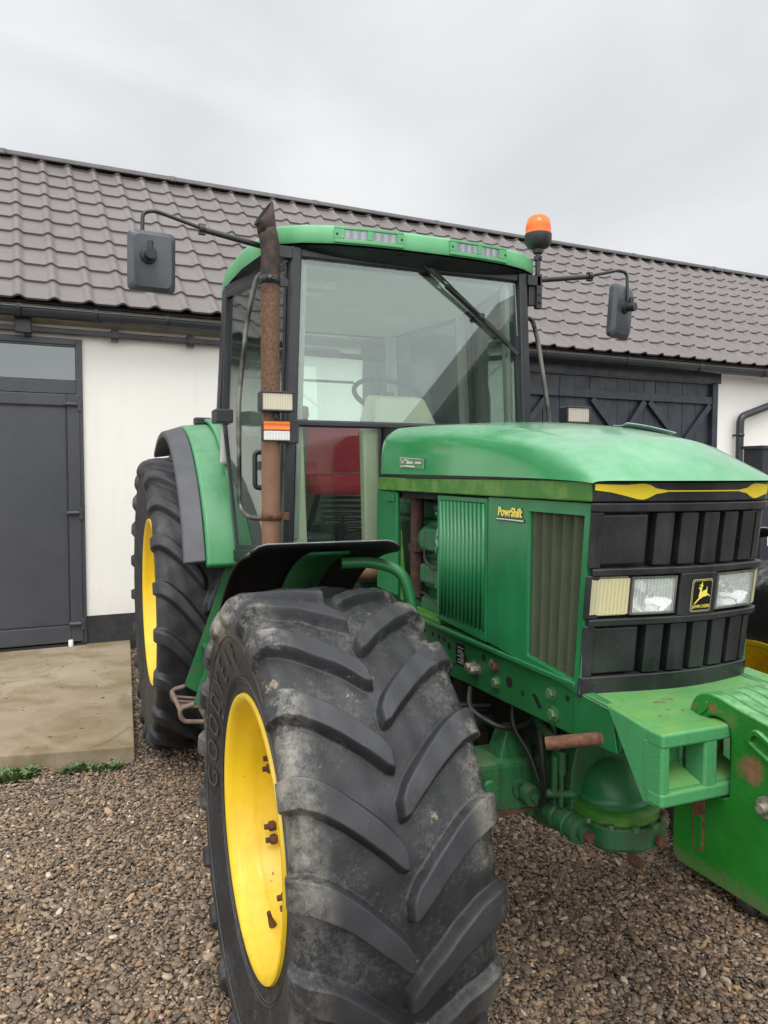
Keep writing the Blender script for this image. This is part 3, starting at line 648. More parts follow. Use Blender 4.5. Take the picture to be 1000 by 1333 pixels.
def smooth(e0, e1, x):
    t = np.clip((x-e0)/(e1-e0), 0, 1); return t*t*(3-2*t)
def tyre_mesh(name, Rt, hw, rim_r, nlug, H, sgn, mat, dirsgn, phase, parent, lugw=.066, A=.265, nth=1000, pw=1.42, nprof=80):
    """carcass turned from a profile, tread bars raised out of it along chevron lines; sgn = side the outer wall faces"""
    rr = Rt-H
    sp = rr-rim_r
    half = [(rim_r-.012, hw*.79), (rim_r+.006, hw*.805), (rim_r+.026, hw*.832), (rim_r+.030, hw*.826), (rim_r+.060, hw*.855), (rim_r+.064, hw*.862), (rim_r+sp*.40, hw*.905), (rim_r+sp*.62, hw*.965),
            (rim_r+sp*.80, hw*.995), (rr-.036, hw*.975), (rr-.018, hw*.915), (rr-.010, hw*.80), (rr-.005, hw*.5), (rr, hw*.25), (rr+.001, 0)]
    # dense resample
    P = np.array(half); d = np.r_[0, np.cumsum(np.hypot(*np.diff(P, axis=0).T))]
    t = np.linspace(0, d[-1], nprof); r = np.interp(t, d, P[:,0]); y = np.interp(t, d, P[:,1])
    for _ in range(2):
        r[1:-1] = (r[:-2]+2*r[1:-1]+r[2:])/4; y[1:-1] = (y[:-2]+2*y[1:-1]+y[2:])/4
    r = np.r_[r, r[-2::-1]]; y = np.r_[y, -y[-2::-1]]
    n = len(r)
    dr, dy = np.gradient(r), np.gradient(y); L = np.hypot(dr, dy)+1e-9; nr, ny = -dy/L, dr/L     # outward normal in the profile plane
    th = np.linspace(0, 2*PI, nth, endpoint=False); TH, RR = np.meshgrid(th, r, indexing='ij'); _, YY = np.meshgrid(th, y, indexing='ij')
    W = hw*.93; w = np.abs(YY)/W; pitch = 2*PI/nlug
    h = np.zeros_like(TH)
    shf = smooth(rim_r+(rr-rim_r)*.72, rr-.040, RR)
    for side in (1, -1):
        m = (YY*side > -.016)
        ww = np.clip(np.where(YY*side > 0, np.abs(YY), 0)/W, 0, 1)
        ctr = dirsgn*A*(1-(1-ww)**pw) + (phase if side > 0 else phase+pitch/2)
        dth = (TH-ctr+pitch/2) % pitch - pitch/2
        slope = A*pw*(1-ww)**(pw-1)/W*Rt
        hwid = lugw/2*np.sqrt(1+slope**2)*(.66+.44*ww)*np.sqrt(np.clip((YY*side+.012)/.030, 0.02, 1))/Rt
        bev = (.012/Rt)*np.sqrt(1+slope**2)
        k = 1-smooth(hwid-bev*.35, hwid+bev*.65, np.abs(dth))
        k *= smooth(-.008, .004, YY*side)
        h = np.maximum(h, k*m*shf*(.90 if side > 0 else 1.0))
    # worn, uneven rubber
    wob = .0022*np.sin(TH*23+YY*31)*np.sin(TH*11-YY*53)
    disp = H*h*(1-.10*np.abs(np.sin(TH*5))) + wob*shf
    X = (RR+disp*nr[None,:])*np.cos(TH); Z = (RR+disp*nr[None,:])*np.sin(TH); Y = (YY+disp*ny[None,:]*.55)
    # rim protector ribs
    me = bpy.data.meshes.new(name)
    co = np.stack([X, Y, Z], -1).reshape(-1, 3)
    i, j = np.meshgrid(np.arange(nth), np.arange(n-1), indexing='ij'); i2 = (i+1) % nth
    q = np.stack([i*n+j, i*n+j+1, i2*n+j+1, i2*n+j], -1).reshape(-1, 4)
    me.vertices.add(len(co)); me.vertices.foreach_set('co', co.astype(np.float32).ravel())
    me.loops.add(q.size); me.loops.foreach_set('vertex_index', q.astype(np.int32).ravel())
    me.polygons.add(len(q)); me.polygons.foreach_set('loop_start', np.arange(0, q.size, 4, dtype=np.int32))
    me.update(calc_edges=True); me.validate()
    sh = smooth(W*.66, W*.95, np.abs(YY))*smooth(rim_r+(rr-rim_r)*.55, rr-.05, RR)
    for nm, A_ in (('lug', h), ('shoulder', sh)):
        a = me.attributes.new(nm, 'FLOAT', 'POINT'); a.data.foreach_set('value', A_.astype(np.float32).ravel())
    me.polygons.foreach_set('use_smooth', [True]*len(me.polygons))
    me.materials.append(M[mat])
    o = bpy.data.objects.new(name, me); COL.objects.link(o); o.parent = parent
    return o, (r, y)

def wheel(name, cx, cy, R_, hw, rim_D, side, nlug, H, mat, disc_off, bolts, phase, A, letters=False):
    """side -1 = right-hand wheel (outer wall faces -y)"""
    rr = rim_D/2; e = side
    hub = MB()
    # dished disc with hub, turned about y; offsets measured outward from the wheel centre plane
    dp_ = [(.001, disc_off-.03), (.085, disc_off-.03), (.095, disc_off-.028), (.10, disc_off-.002), (.17, disc_off), (.215, disc_off+.004), (rr-.115, disc_off-.035), (rr-.06, disc_off-.03), (rr-.05, disc_off-.05)]
    dp_ = [(r, max(-hw, o)) for r, o in dp_]
    hub.lathe(dp_, (0,0,0), 'y', 64, e)
    ho = hub.build(name, 'yellow', T, sm=30, recalc=False); ho.location = (cx, cy, R_-.012 if False else R_)
    nb, br = bolts; bm_ = MB()
    for k in range(nb):
        a = 2*PI*k/nb+.2; p = (br*math.cos(a), e*(disc_off+.003), br*math.sin(a))
        bm_.bolt(p, 'y', .015, .010, e)
    for k in range(8):       # pairs of rim-lug bolts near the barrel
        for da in (-4, 4):
            a = R(209+45*k+da); p = Vector(((rr-.083)*math.cos(a), e*(disc_off+.002), (rr-.083)*math.sin(a)))
            bm_.bolt(p, 'y', .016, .020, e); bm_.lathe([(.001,.034),(.009,.034),(.009,0)], p, 'y', 8, e)
    if letters:
        a = R(156); bm_.box(((rr-.070)*math.cos(a), e*(disc_off+.006), (rr-.070)*math.sin(a)), (.05,.02,.09), Matrix.Rotation(-a, 3, 'Y'))
    split_pieces(bm_.build('wheel_bolt', 'rustbolt', ho, sm=30))
    rim = MB(); o_ = hw*.80
    rim.lathe([(rr+.004, o_-.002), (rr+.012, o_+.006), (rr+.010, o_+.012), (rr+.002, o_+.012), (rr-.008, o_+.004), (rr-.014, o_-.012), (rr-.019, o_-.035), (rr-.034, o_-.055), (rr-.040, o_-.075), (rr-.040, disc_off+.02),
               (rr-.055, disc_off-.0), (rr-.058, disc_off-.06), (rr-.045, -o_+.05), (rr-.02, -o_+.03), (rr-.005, -o_-.005), (rr+.012, -o_-.012), (rr+.012, -o_)], (0,0,0), 'y', 96, e)
    ro = rim.build('rim', 'yellow', ho, sm=50, recalc=False, solid=.004)
    lg = MB()
    for k in range(8):
        a = R(209+45*k); c, s = math.cos(a), math.sin(a); rl_ = rr-.075
        lg.box((rl_*c, e*(disc_off-.016), rl_*s), (.07, .03, .07), Matrix.Rotation(-a, 3, 'Y'))
    split_pieces(lg.build('rim_lug', 'yellow', ho, bevel=.008))
    vs = MB(); a = R(-100); c, s = math.cos(a), math.sin(a); r0 = rr-.040
    vs.tube([(r0*c, e*(disc_off+.06), r0*s), ((r0-.03)*c, e*(disc_off+.07), (r0-.03)*s), ((r0-.05)*c, e*(disc_off+.075), (r0-.05)*s)], [.012,.007,.006], 8)
    vs.build('valve', 'rustbolt', ho)
    ty, prof = tyre_mesh('tyre', R_, hw, rr, nlug, H, e, mat, 1, phase, ho, A=A, nth=2200 if letters else 900, nprof=200 if letters else 70)
    if letters:
        m = MB(); txt = 'GOODYEAR'; r_c = rr+.118; a0 = R(183); st = R(11.2)
        r_, y_ = prof
        half = len(r_)//2
        for i, ch in enumerate(txt):
            v_, f_ = text_verts(ch, .112, 0.0, 0, .0)
            a = a0-i*st; c, s = math.cos(a), math.sin(a)
            pts = []
            for q in v_:
                rad = r_c+q.y*1.0; tang = q.x*.85
                an = a - tang/r_c
                yy = float(np.interp(rad, r_[:half], y_[:half]))
                pts.append((rad*math.cos(an), e*(yy+.0045), rad*math.sin(an)))
            m.add(pts, f_)
        for (rad, wd) in ((rr+.048, .0018), (rr+.058, .0018), (rr+.182, .0022)):
            yy = float(np.interp(rad, r_[:half], y_[:half])); m.lathe([(rad-wd, yy+.0005), (rad, yy+.003), (rad+wd, yy+.0005)], (0,0,0), 'y', 120, e)
        m.build('sidewall_lettering', 'tyreletter', ho, sm=0, recalc=False)
    return ho
FW_X, FW_Y, FW_R, FW_H = 2.80, .845, .687, .245
RW_Y, RW_R, RW_H = .862, .905, .25
fr = wheel('front_wheel', FW_X, -FW_Y, FW_R, FW_H, .744, -1, 20, .040, 'tyre_front', .068, (8, .165), R(7), .265, True)
fl = wheel('front_wheel', FW_X, FW_Y+.25, FW_R, FW_H, .744, 1, 20, .036, 'tyre_front', .068, (8, .165), R(12), .27)
rw = wheel('rear_wheel', 0, -RW_Y, RW_R, RW_H, 1.006, -1, 21, .046, 'tyre_rear', .05, (10, .2), .10, .29)
rw2 = wheel('rear_wheel', 0, RW_Y, RW_R, RW_H, 1.006, 1, 21, .046, 'tyre_rear', .05, (10, .2), .04, .29)
for o_, l_ in ((fr, 'front right wheel, nearest, with dusty worn tread'), (fl, 'front left wheel beyond the nose'), (rw, 'rear right wheel behind the steps'), (rw2, 'rear left wheel on the far side')): o_['label'] = l_

# ---- bonnet
def crease_edges(me, nr, nrow):
    ca = me.attributes.new('crease_edge', 'FLOAT', 'EDGE')
    for e in me.edges:
        a, b = sorted(e.vertices); ra, rb, ja, jb = a//nr, b//nr, a % nr, b % nr
        c = 0.0
        if ja == jb and ja in (3, nr-4): c = .55
        if ja == jb and ja in (2, nr-3): c = .25
        if ra == rb and ra == 6 and 2 <= ja and jb <= nr-3: c = .50
        if ja == jb and ra >= 6 and ja in (1, 2, nr-3, nr-2): c = .2
        ca.data[e.index].value = c
st = [ # x offset at the centre, x offset at the side, (y,z) rows from the lower edge to the ridge
 (1.935,1.935,[(.300,1.705),(.300,1.79),(.285,1.85),(.235,1.888),(.12,1.902),(0,1.906)]),
 (1.96,1.95,[(.314,1.704),(.314,1.80),(.300,1.86),(.245,1.895),(.12,1.906),(0,1.910)]),
 (2.30,2.30,[(.322,1.702),(.320,1.80),(.310,1.855),(.255,1.887),(.12,1.899),(0,1.903)]),
 (2.70,2.70,[(.326,1.699),(.322,1.79),(.312,1.838),(.255,1.867),(.12,1.882),(0,1.886)]),
 (3.02,3.02,[(.329,1.696),(.323,1.77),(.310,1.808),(.245,1.832),(.12,1.850),(0,1.855)]),
 (3.20,3.18,[(.331,1.693),(.322,1.745),(.305,1.775),(.225,1.795),(.115,1.816),(0,1.822)]),
 (3.28,3.235,[(.332,1.691),(.322,1.735),(.302,1.757),(.220,1.780),(.112,1.800),(0,1.806)]),
 (3.40,3.335,[(.334,1.688),(.324,1.712),(.305,1.720),(.230,1.728),(.115,1.738),(0,1.742)]),
 (3.452,3.388,[(.336,1.684),(.328,1.688),(.308,1.690),(.235,1.690),(.118,1.690),(0,1.690)])]
hd = MB(); rows = []
for xc, xs_, pr in st:
    row = []
    for (y, z) in pr: row.append((xc+(xs_-xc)*(y/.335)**2.2, -y, z))
    row = row+[(x, -y*.84, z) for (x, y, z) in row[-2::-1]]; rows.append(row)
nr_ = len(rows[0]); hd.add([p for r_ in rows for p in r_], [(i*nr_+j, i*nr_+j+1, (i+1)*nr_+j+1, (i+1)*nr_+j) for i in range(len(rows)-1) for j in range(nr_-1)])
# lower lip turned in
hood = hd.build('bonnet', 'hood', T, sm=60, sub=3, recalc=False)
crease_edges(hood.data, nr_, len(rows))
for f in hood.data.polygons: f.use_smooth = True
lip = MB()
for s in (-1, .84):
    lip.prism([(1.94, s*.296), (3.30, s*.312), (3.32, s*.326), (2.3, s*.3215), (1.94, s*.306)], 'z', 1.690, 1.7015)
lip.build('bonnet_seal', 'rubber2', hood, sm=0)
for s in (-1, .84):
    q = MB(); q.prism([(1.905, s*.300), (1.935, s*.314), (3.355, s*.3265), (3.364, s*.322), (3.364, s*.29), (1.905, s*.28)], 'z', 1.637, 1.689)
    q.build('bonnet_side_strip', 'strip', hood, sm=0, bevel=.004)
rst = MB(); rst.prism([(3.30,-.20),(3.30,-.0),(3.33,.02),(3.33,-.2)], 'z', 1.0, 1.01)
# faded sticker on the bonnet side
dc = MB(); dc.cur = 0
def hoodside(x, z, off=.004): return (x, -(.3185 + .0045*(min(x, 2.7)-2.0)/.7 - max(0, z-1.76)*.035)-off, z)
sk = [(2.185,1.728),(2.41,1.722),(2.412,1.757),(2.40,1.760),(2.186,1.770)]
dc.add([hoodside(*p) for p in sk], [tuple(range(5))]); dc.cur = 1
for (xa, za, xb, zb, w_) in ((2.195,1.764,2.215,1.745,.006),(2.215,1.745,2.235,1.760,.006),(2.235,1.760,2.27,1.752,.005),(2.195,1.733,2.24,1.735,.004),(2.24,1.735,2.33,1.731,.006),(2.25,1.747,2.31,1.746,.008),(2.33,1.746,2.385,1.745,.007),(2.19,1.768,2.40,1.757,.002),(2.407,1.757,2.409,1.724,.002),(2.19,1.768,2.19,1.73,.002)):
    a_, b_ = Vector((xa, za)), Vector((xb, zb)); dd = (b_-a_).normalized(); nn = Vector((-dd.y, dd.x))*w_/2
    dc.add([hoodside(*(p), .0055) for p in (a_-nn, b_-nn, b_+nn, a_+nn)], [(0,1,2,3)])
M['stickerfilm'] = paint('sticker_film', (.060,.200,.095), (.13,.27,.16), .35, vs=30, bump=0)
dc.build('bonnet_sticker', ['stickerfilm', 'badgew'], hood, sm=0, recalc=False)

# ---- nose
plan = [(3.366,-.3190),(3.373,-.3186),(3.379,-.312),(3.3845,-.280),(3.390,-.240),(3.3955,-.200),(3.404,-.150),(3.411,-.100),(3.416,-.050),(3.418,.0),(3.416,.050),(3.411,.100),(3.404,.150),(3.3945,.203),(3.387,.235),(3.370,.259),(3.345,.270),(3.32,.274)]
pl = np.array(plan); cum = np.r_[0, np.cumsum(np.hypot(*np.diff(pl, axis=0).T))]; HL = cum[-1]/2
def t_of_y(y):   # arc position of a given y (inside the front)
    return float(np.interp(y, pl[:,1][1:-1], cum[1:-1]))-HL
def gpt(t, z, off=0.0):
    q = t+HL; x = float(np.interp(q, cum, pl[:,0])); y = float(np.interp(q, cum, pl[:,1]))
    q0, q1 = max(0, q-.012), min(cum[-1], q+.012)
    tx = float(np.interp(q1, cum, pl[:,0])-np.interp(q0, cum, pl[:,0])); ty = float(np.interp(q1, cum, pl[:,1])-np.interp(q0, cum, pl[:,1]))
    L_ = math.hypot(tx, ty); nx_, ny_ = ty/L_, -tx/L_
    lean = (1.665-z)*.115
    return (x-lean+nx_*off, y*(1-.02*(1.665-z)/.5)+ny_*off, z)
def gstrip(m, t0, t1, z0, z1, o0, oa, ob=None, n=None, nz=1):
    ob = oa if ob is None else ob; n = n or max(2, int(abs(t1-t0)/.018)); V_ = []; F_ = []
    for i in range(n+1):
        u = i/n; t = t0+(t1-t0)*u; o1 = oa+(ob-oa)*u
        V_ += [gpt(t, z0, o0), gpt(t, z1, o0), gpt(t, z1, o1), gpt(t, z0, o1)]
    for i in range(n):
        a_ = i*4; b_ = a_+4
        for k in range(4): F_.append((a_+k, a_+(k+1) % 4, b_+(k+1) % 4, b_+k))
    F_ += [(0,1,2,3), (n*4+3, n*4+2, n*4+1, n*4)]
    m.add(V_, F_)
gm = MB(); L_ = HL
ZB, ZT = 1.135, 1.612
gstrip(gm, -L_, L_, ZB+.01, 1.683, -.045, -.036)
gstrip(gm, -L_, L_, ZT, 1.6345, -.036, .006)
gstrip(gm, -L_, L_, 1.637, 1.687, -.036, .001)
gstrip(gm, -L_+.016, L_-.016, 1.452, 1.470, -.036, .010)
gstrip(gm, -L_+.016, L_-.016, 1.322, 1.340, -.036, .010)
gstrip(gm, -L_, L_, ZB, 1.188, -.036, .004)
for sg in (-1, 1):
    a_, b_ = sorted((sg*L_, sg*(L_-.038)))
    gstrip(gm, a_, b_, 1.188, 1.322, -.036, .001); gstrip(gm, a_, b_, 1.470, ZT, -.036, .001); gstrip(gm, a_, b_, 1.340, 1.452, -.036, .004)
grille = gm.build('grille', 'grille', T, sm=40, bevel=.006)
for (z0, z1) in ((1.478, 1.606), (1.194, 1.316)):
    for (ta, tb) in ((-L_+.036, t_of_y(-.166)), (t_of_y(.212), L_-.036)):
        k = MB(); gstrip(k, ta, tb, z0, z1, -.034, -.003, None, 14); k.build('grille_panel', 'grille', grille, bevel=.006, seg=3)
    for i in range(5):
        yc = -.166+.0735*i; k = MB(); t0, t1 = t_of_y(yc+.0225), t_of_y(yc+.0730)
        gstrip(k, t0, t1, z0-.003, z1+.003, -.034, -.002, .000, 4); k.build('grille_slat', 'grille', grille, bevel=.003)
ctr = MB(); gstrip(ctr, t_of_y(-.062), t_of_y(.062), 1.336, 1.456, -.036, .010); ctr.build('badge_block', 'grille', grille, bevel=.008)
for sg in (-1, 1):
    (ya, yb), (yc, yd_) = ((-.199, -.068), (-.311, -.204)) if sg < 0 else ((.068, .228), (.233, .262))
    a_, b_ = t_of_y(ya), t_of_y(yb); hz0, hz1 = 1.347, 1.447
    k = MB(); fr_ = .007
    gstrip(k, a_, a_+fr_, hz0, hz1, -.03, .004); gstrip(k, b_-fr_, b_, hz0, hz1, -.03, .004); gstrip(k, a_+fr_, b_-fr_, hz0, hz0+fr_, -.03, .004); gstrip(k, a_+fr_, b_-fr_, hz1-fr_, hz1, -.03, .004)
    hl = k.build('headlight', 'bezel', grille, bevel=.002)
    k = MB(); k.grid(lambda u, v: gpt(a_+fr_+(b_-a_-2*fr_)*u, hz0+fr_+(hz1-hz0-2*fr_)*v, -.034*(1-max(0,(abs(2*u-1)**2.6+abs(2*v-1)**2.6))*.9 if abs(2*u-1)**2.6+abs(2*v-1)**2.6 < 1 else .1)), 24, 18)
    k.build('reflector', 'lampin', hl, sm=60, recalc=False)
    k = MB(); tc_ = (a_+b_)/2; k.lathe([(.001,.022),(.010,.020),(.013,.012),(.012,0)], gpt(tc_, 1.397, -.034), 'x', 14); k.build('bulb', 'chrome', hl)
    k = MB(); gstrip(k, a_+fr_, b_-fr_, hz0+fr_, hz1-fr_, .0, .0035, None, 10); k.build('lens', 'headlens', hl, sm=40)
    a_, b_ = t_of_y(yc), t_of_y(yd_)
    k = MB(); gstrip(k, a_, b_, hz0, hz1, -.02, -.008, None, 12); sl = k.build('side_lamp', 'lampin', grille, sm=40)
    k = MB(); gstrip(k, a_, b_, hz0+.003, hz1-.003, -.006, .004, None, 12); k.build('lens', 'creamlens', sl, bevel=.003)
# yellow flash along the top of the nose
yd = MB()
def ribbon(pts, off):
    V_ = []; 
    for (t, z0, z1) in pts: V_ += [gpt(t, z0, off), gpt(t, z1, off)]
    yd.add(V_, [(2*i, 2*i+2, 2*i+3, 2*i+1) for i in range(len(pts)-1)])
tf = t_of_y(-.200)
tA = -L_+.008
TF = tf-tA
prof_ = [(tA,1.6665,1.6815),(tA+TF*.35,1.6610,1.6800),(tA+TF*.7,1.6515,1.6795),(tf-.004,1.6435,1.682),(tf+.012,1.6425,1.6825),(tf+.028,1.648,1.679),(tf+.045,1.6565,1.6705),(tf+.072,1.6605,1.6667),(-.12,1.6620,1.6657),(-.06,1.6622,1.6655),(-.0005,1.6622,1.6655)]
pp = []
for a_, b_ in zip(prof_[:-1], prof_[1:]):
    n_ = 4
    for i in range(n_):
        u = i/n_; pp.append(tuple(a_[j]+(b_[j]-a_[j])*u for j in range(3)))
pp.append(prof_[-1]); full = pp+[(-t, z0, z1) for t, z0, z1 in pp[::-1]]
ribbon(full, .0022)
yd.build('yellow_flash', 'yellowd', grille, sm=60, recalc=False)
# badge: leaping stag over lettering
bg = MB(); bx0 = t_of_y(.006)
def bpt(u, v, off): return gpt(bx0+u*.86, 1.392+v, .010+off)
def bpoly(poly, off, mat):
    bg.cur = mat; bg.add([bpt(u, v, off) for u, v in poly], [tuple(range(len(poly)))])
rect = lambda w_, h_, r_: roundpoly([(-w_,-h_),(w_,-h_),(w_,h_),(-w_,h_)], r_, 5)
bpoly(rect(.040,.043,.010), .0020, 2); bpoly(rect(.0385,.0415,.009), .0026, 1)
bpoly(rect(.0365,.0395,.008), .0032, 0); bpoly(rect(.0355,.0385,.0075), .0038, 1)
stag = [(290,632),(320,635),(420,550),(530,500),(560,505),(620,485),(650,485),(685,515),(695,488),(660,470),(625,445),(605,460),(600,320),(583,320),(578,375),(520,385),(465,415),(455,345),(470,315),(490,300),(470,285),(460,220),(440,225),(445,255),(385,290),(400,300),(430,290),(440,310),(385,325),(380,355),(405,362),(415,395),(390,480),(400,520),(340,580)]
bpoly([((x-490)*.040/270, (480-y)*.043/305) for x, y in stag], .0046, 0)
v_, f_ = text_verts('JOHN DEERE', .0118, 0, 0, .0002)
bg.cur = 0; bg.add([bpt(q.x, q.y-.029, .0046) for q in v_], f_)
bg.build('stag_badge', ['badgey', 'badgeb', 'badgew'], grille, sm=0, recalc=False)

# ---- bonnet side panels
def frame_plate(m, O, I, y0, y1):
    """rectangular plate with a window, in the xz plane; O and I are 4 corner points"""
    V_ = [(x, y0, z) for x, z in O]+[(x, y0, z) for x, z in I]+[(x, y1, z) for x, z in O]+[(x, y1, z) for x, z in I]; F_ = []
    for i in range(4):
        j = (i+1) % 4; F_ += [(i, j, 4+j, 4+i), (8+i, 12+i, 12+j, 8+j), (i, 8+i, 8+j, j), (4+i, 4+j, 12+j, 12+i)]
    m.add(V_, F_)
PY = .312
for s in (-1, 1):
    before = set(bpy.data.objects)
    yo, yi = s*PY, s*(PY-.022)
    k = MB(); frame_plate(k, [(2.842,1.182),(3.316,1.142),(3.352,1.634),(2.842,1.634)], [(3.072,1.188),(3.290,1.168),(3.326,1.600),(3.076,1.600)], yo, yi)
    sp_ = k.build('side_panel', 'panel', T, sm=0, bevel=.006)
    k = MB(); NW = 5.5
    def scr(u, v):
        x0, x1 = 3.064+.004*v, 3.296+.036*v; z0 = 1.180+(1.160-1.180)*u; return (x0+(x1-x0)*u, s*(PY-.022+.011*math.sin(2*PI*NW*u)), z0+(1.606-z0)*v)
    k.grid(scr, 110, 2); k.build('mesh_screen', 'screen', sp_, sm=60)
    k = MB()     # ledge below the screen
    k.hexa([(3.070,s*(PY-.035),1.172),(3.296,s*(PY-.035),1.150),(3.296,s*(PY-.004),1.150),(3.070,s*(PY-.004),1.172),(3.070,s*(PY-.035),1.186),(3.296,s*(PY-.035),1.166),(3.296,s*(PY-.004),1.166),(3.070,s*(PY-.004),1.186)])
    k.build('screen_ledge', 'panel', sp_, sm=0)
    # louvred panel with vertical pleats
    k = MB(); x0, x1 = 2.50, 2.836; n = 12
    frame_plate(k, [(2.492,1.192),(2.8395,1.176),(2.8395,1.630),(2.492,1.630)], [(2.512,1.222),(2.826,1.210),(2.826,1.612),(2.512,1.612)], yo, yi)
    lo = k.build('louvre_panel', 'panel', T, sm=0, bevel=.004)
    k = MB(); V_ = []; pr = []
    for i in range(n):
        a_ = 2.508+(2.83-2.508)*i/n; wd = (2.83-2.508)/n
        pr += [(a_, PY-.012), (a_+wd*.72, PY+.008), (a_+wd*.78, PY+.007), (a_+wd*.98, PY-.012)]
    for (x, y) in pr: V_ += [(x, s*y, 1.212), (x, s*y, 1.612)]
    k.add(V_, [(2*i, 2*i+1, 2*i+3, 2*i+2) for i in range(len(pr)-1)]); k.build('louvre_pleats', 'panel', lo, sm=20, solid=.002)
    k = MB()
    for z in (1.30, 1.425, 1.475, 1.56): k.bb((2.484, s*(PY-.004), z), (2.494, s*(PY+.004), z+.010))
    k.bb((2.484, s*(PY-.006), 1.435), (2.500, s*(PY+.006), 1.447)); k.build('panel_clip', 'panel', lo, sm=0)
    # plate beside the cab and the cowl behind it
    k = MB(); k.prism([(1.905,1.22),(2.115,1.215),(2.118,1.632),(1.905,1.636)], 'y', s*.292, s*.309); po = k.build('engine_post_panel', 'panel', T, sm=0, bevel=.006)
    k = MB(); k.bb((2.02, s*.309, 1.592), (2.10, s*.315, 1.622)); k.build('post_clip', 'panel', po, sm=0, bevel=.003)
    k = MB(); k.prism([(2.04,1.20),(2.115,1.20),(2.118,1.48),(2.155,1.30),(2.15,1.20)], 'y', s*.286, s*.290); k.build('heat_shield', 'strip', po, sm=0)
    # chassis rail
    k = MB(); k.prism([(1.40,1.165),(3.30,1.150),(3.40,1.140),(3.47,1.08),(3.45,1.03),(3.24,1.018),(2.66,1.005),(2.3,.985),(1.40,.93)], 'y', s*.296, s*.270)
    ra = k.build('chassis_rail', 'frame', T, sm=0, bevel=.004)
    k = MB(); k.prism([(1.9,s*.265),(3.30,s*.265),(3.30,s*.318),(1.9,s*.316)], 'z', 1.1545, 1.1685); k.build('rail_ledge', 'frame', ra, sm=0, bevel=.003)
    k = MB(); k.hexa([(3.285,s*.299,1.148),(3.285,s*.299,1.022),(3.455,s*.299,1.035),(3.43,s*.299,1.14)]+[(3.285,s*.305,1.148),(3.285,s*.305,1.022),(3.455,s*.305,1.035),(3.43,s*.305,1.14)])
    k.build('rail_end_plate', 'frame', ra, sm=0, bevel=.002)
    hol = MB()
    for (x, z, r_) in ((2.56,1.105,.013),(2.68,1.09,.011),(2.955,1.080,.017),(3.03,1.066,.008),(3.245,1.112,.008),(2.30,1.125,.008),(2.36,1.123,.008),(2.43,1.121,.008),(2.48,1.120,.009),(2.52,1.119,.008),(2.40,1.07,.009),(2.46,1.055,.008),(2.55,1.055,.008),(2.60,1.050,.006),(2.80,1.12,.012)):
        hol.lathe([(.0005,.0012),(r_,.0012),(r_,.0)], (x, s*.2962, z), 'y', 14, s)
        if False: hol.hexa([(x-.012,s*.2972,z+.012),(x+.01,s*.2972,z+.010),(x+.03,s*.2972,z-.018),(x+.01,s*.2972,z-.020)]+[(x-.012,s*.2960,z+.012),(x+.01,s*.2960,z+.010),(x+.03,s*.2960,z-.018),(x+.01,s*.2960,z-.020)])
    hol.prism(roundpoly([(3.075,1.078),(3.095,1.083),(3.130,1.050),(3.112,1.043)], .008, 3), 'y', s*.2966, s*.2955)
    hol.build('hole_pattern', 'dark', ra, sm=0)
    for (x, z, r_, h_, mt) in ((2.735,1.075,.014,.03,'bolt'),(2.765,1.072,.014,.032,'bolt'),(2.875,1.110,.014,.014,'rustbolt'),(2.885,1.060,.016,.016,'greenbolt'),(3.175,1.105,.016,.014,'greenbolt'),(3.185,1.050,.016,.014,'greenbolt'),(2.86,1.115,.013,.012,'greenbolt')):
        k = MB(); k.bolt((x, s*.2965, z), 'y', r_, h_, s); k.lathe([(.001,.003),(r_*1.35,.003),(r_*1.35,0)], (x, s*.2965, z), 'y', 18, s); k.build('rail_bolt', mt, ra, sm=30)
    if s > 0:
        for o_ in set(bpy.data.objects)-before:
            for v in o_.data.vertices: v.co.y *= .80
# serial plate and model lettering on the near side
k = MB(); k.bb((2.615,-.2985,1.058),(2.672,-.2965,1.128)); k.cur = 1
for z, w_ in ((1.118,.045),(1.108,.030),(1.100,.040),(1.088,.048),(1.076,.035),(1.066,.045)): k.bb((2.648-w_/2, -.2995, z-.002), (2.648+w_/2-.004, -.2985, z+.002))
k.bb((2.645,-.2995,1.092),(2.668,-.2985,1.104)); k.bb((2.645,-.2995,1.070),(2.668,-.2985,1.082))
k.build('serial_plate', ['badgeb', 'plate'], bpy.data.objects['chassis_rail'], sm=0)
nm_ = MB()
def put_text(m, txt, size, x, z, y, mat, shear=.15, off=.0, ex=.0008, sx=1.0):
    v_, f_ = text_verts(txt, size, ex, shear, off); m.cur = mat
    m.add([(x+q.x*sx, y-q.z, z+q.y) for q in v_], f_)
put_text(nm_, 'PowrShift', .036, 2.976, 1.592, -PY-.0012, 1, .12, .0020, .0006, .93)
put_text(nm_, 'PowrShift', .036, 2.976, 1.592, -PY-.0030, 0, .12, .0012, .0006, .93)
nm_.cur = 1; nm_.bb((2.900,-PY-.0025,1.566),(3.056,-PY-.0005,1.576)); nm_.cur = 2; nm_.bb((2.902,-PY-.0036,1.5695),(3.052,-PY-.0026,1.5725))
nm_.build('model_lettering', ['badgey', 'badgeb', 'white'], bpy.data.objects['side_panel'], sm=0, recalc=False)

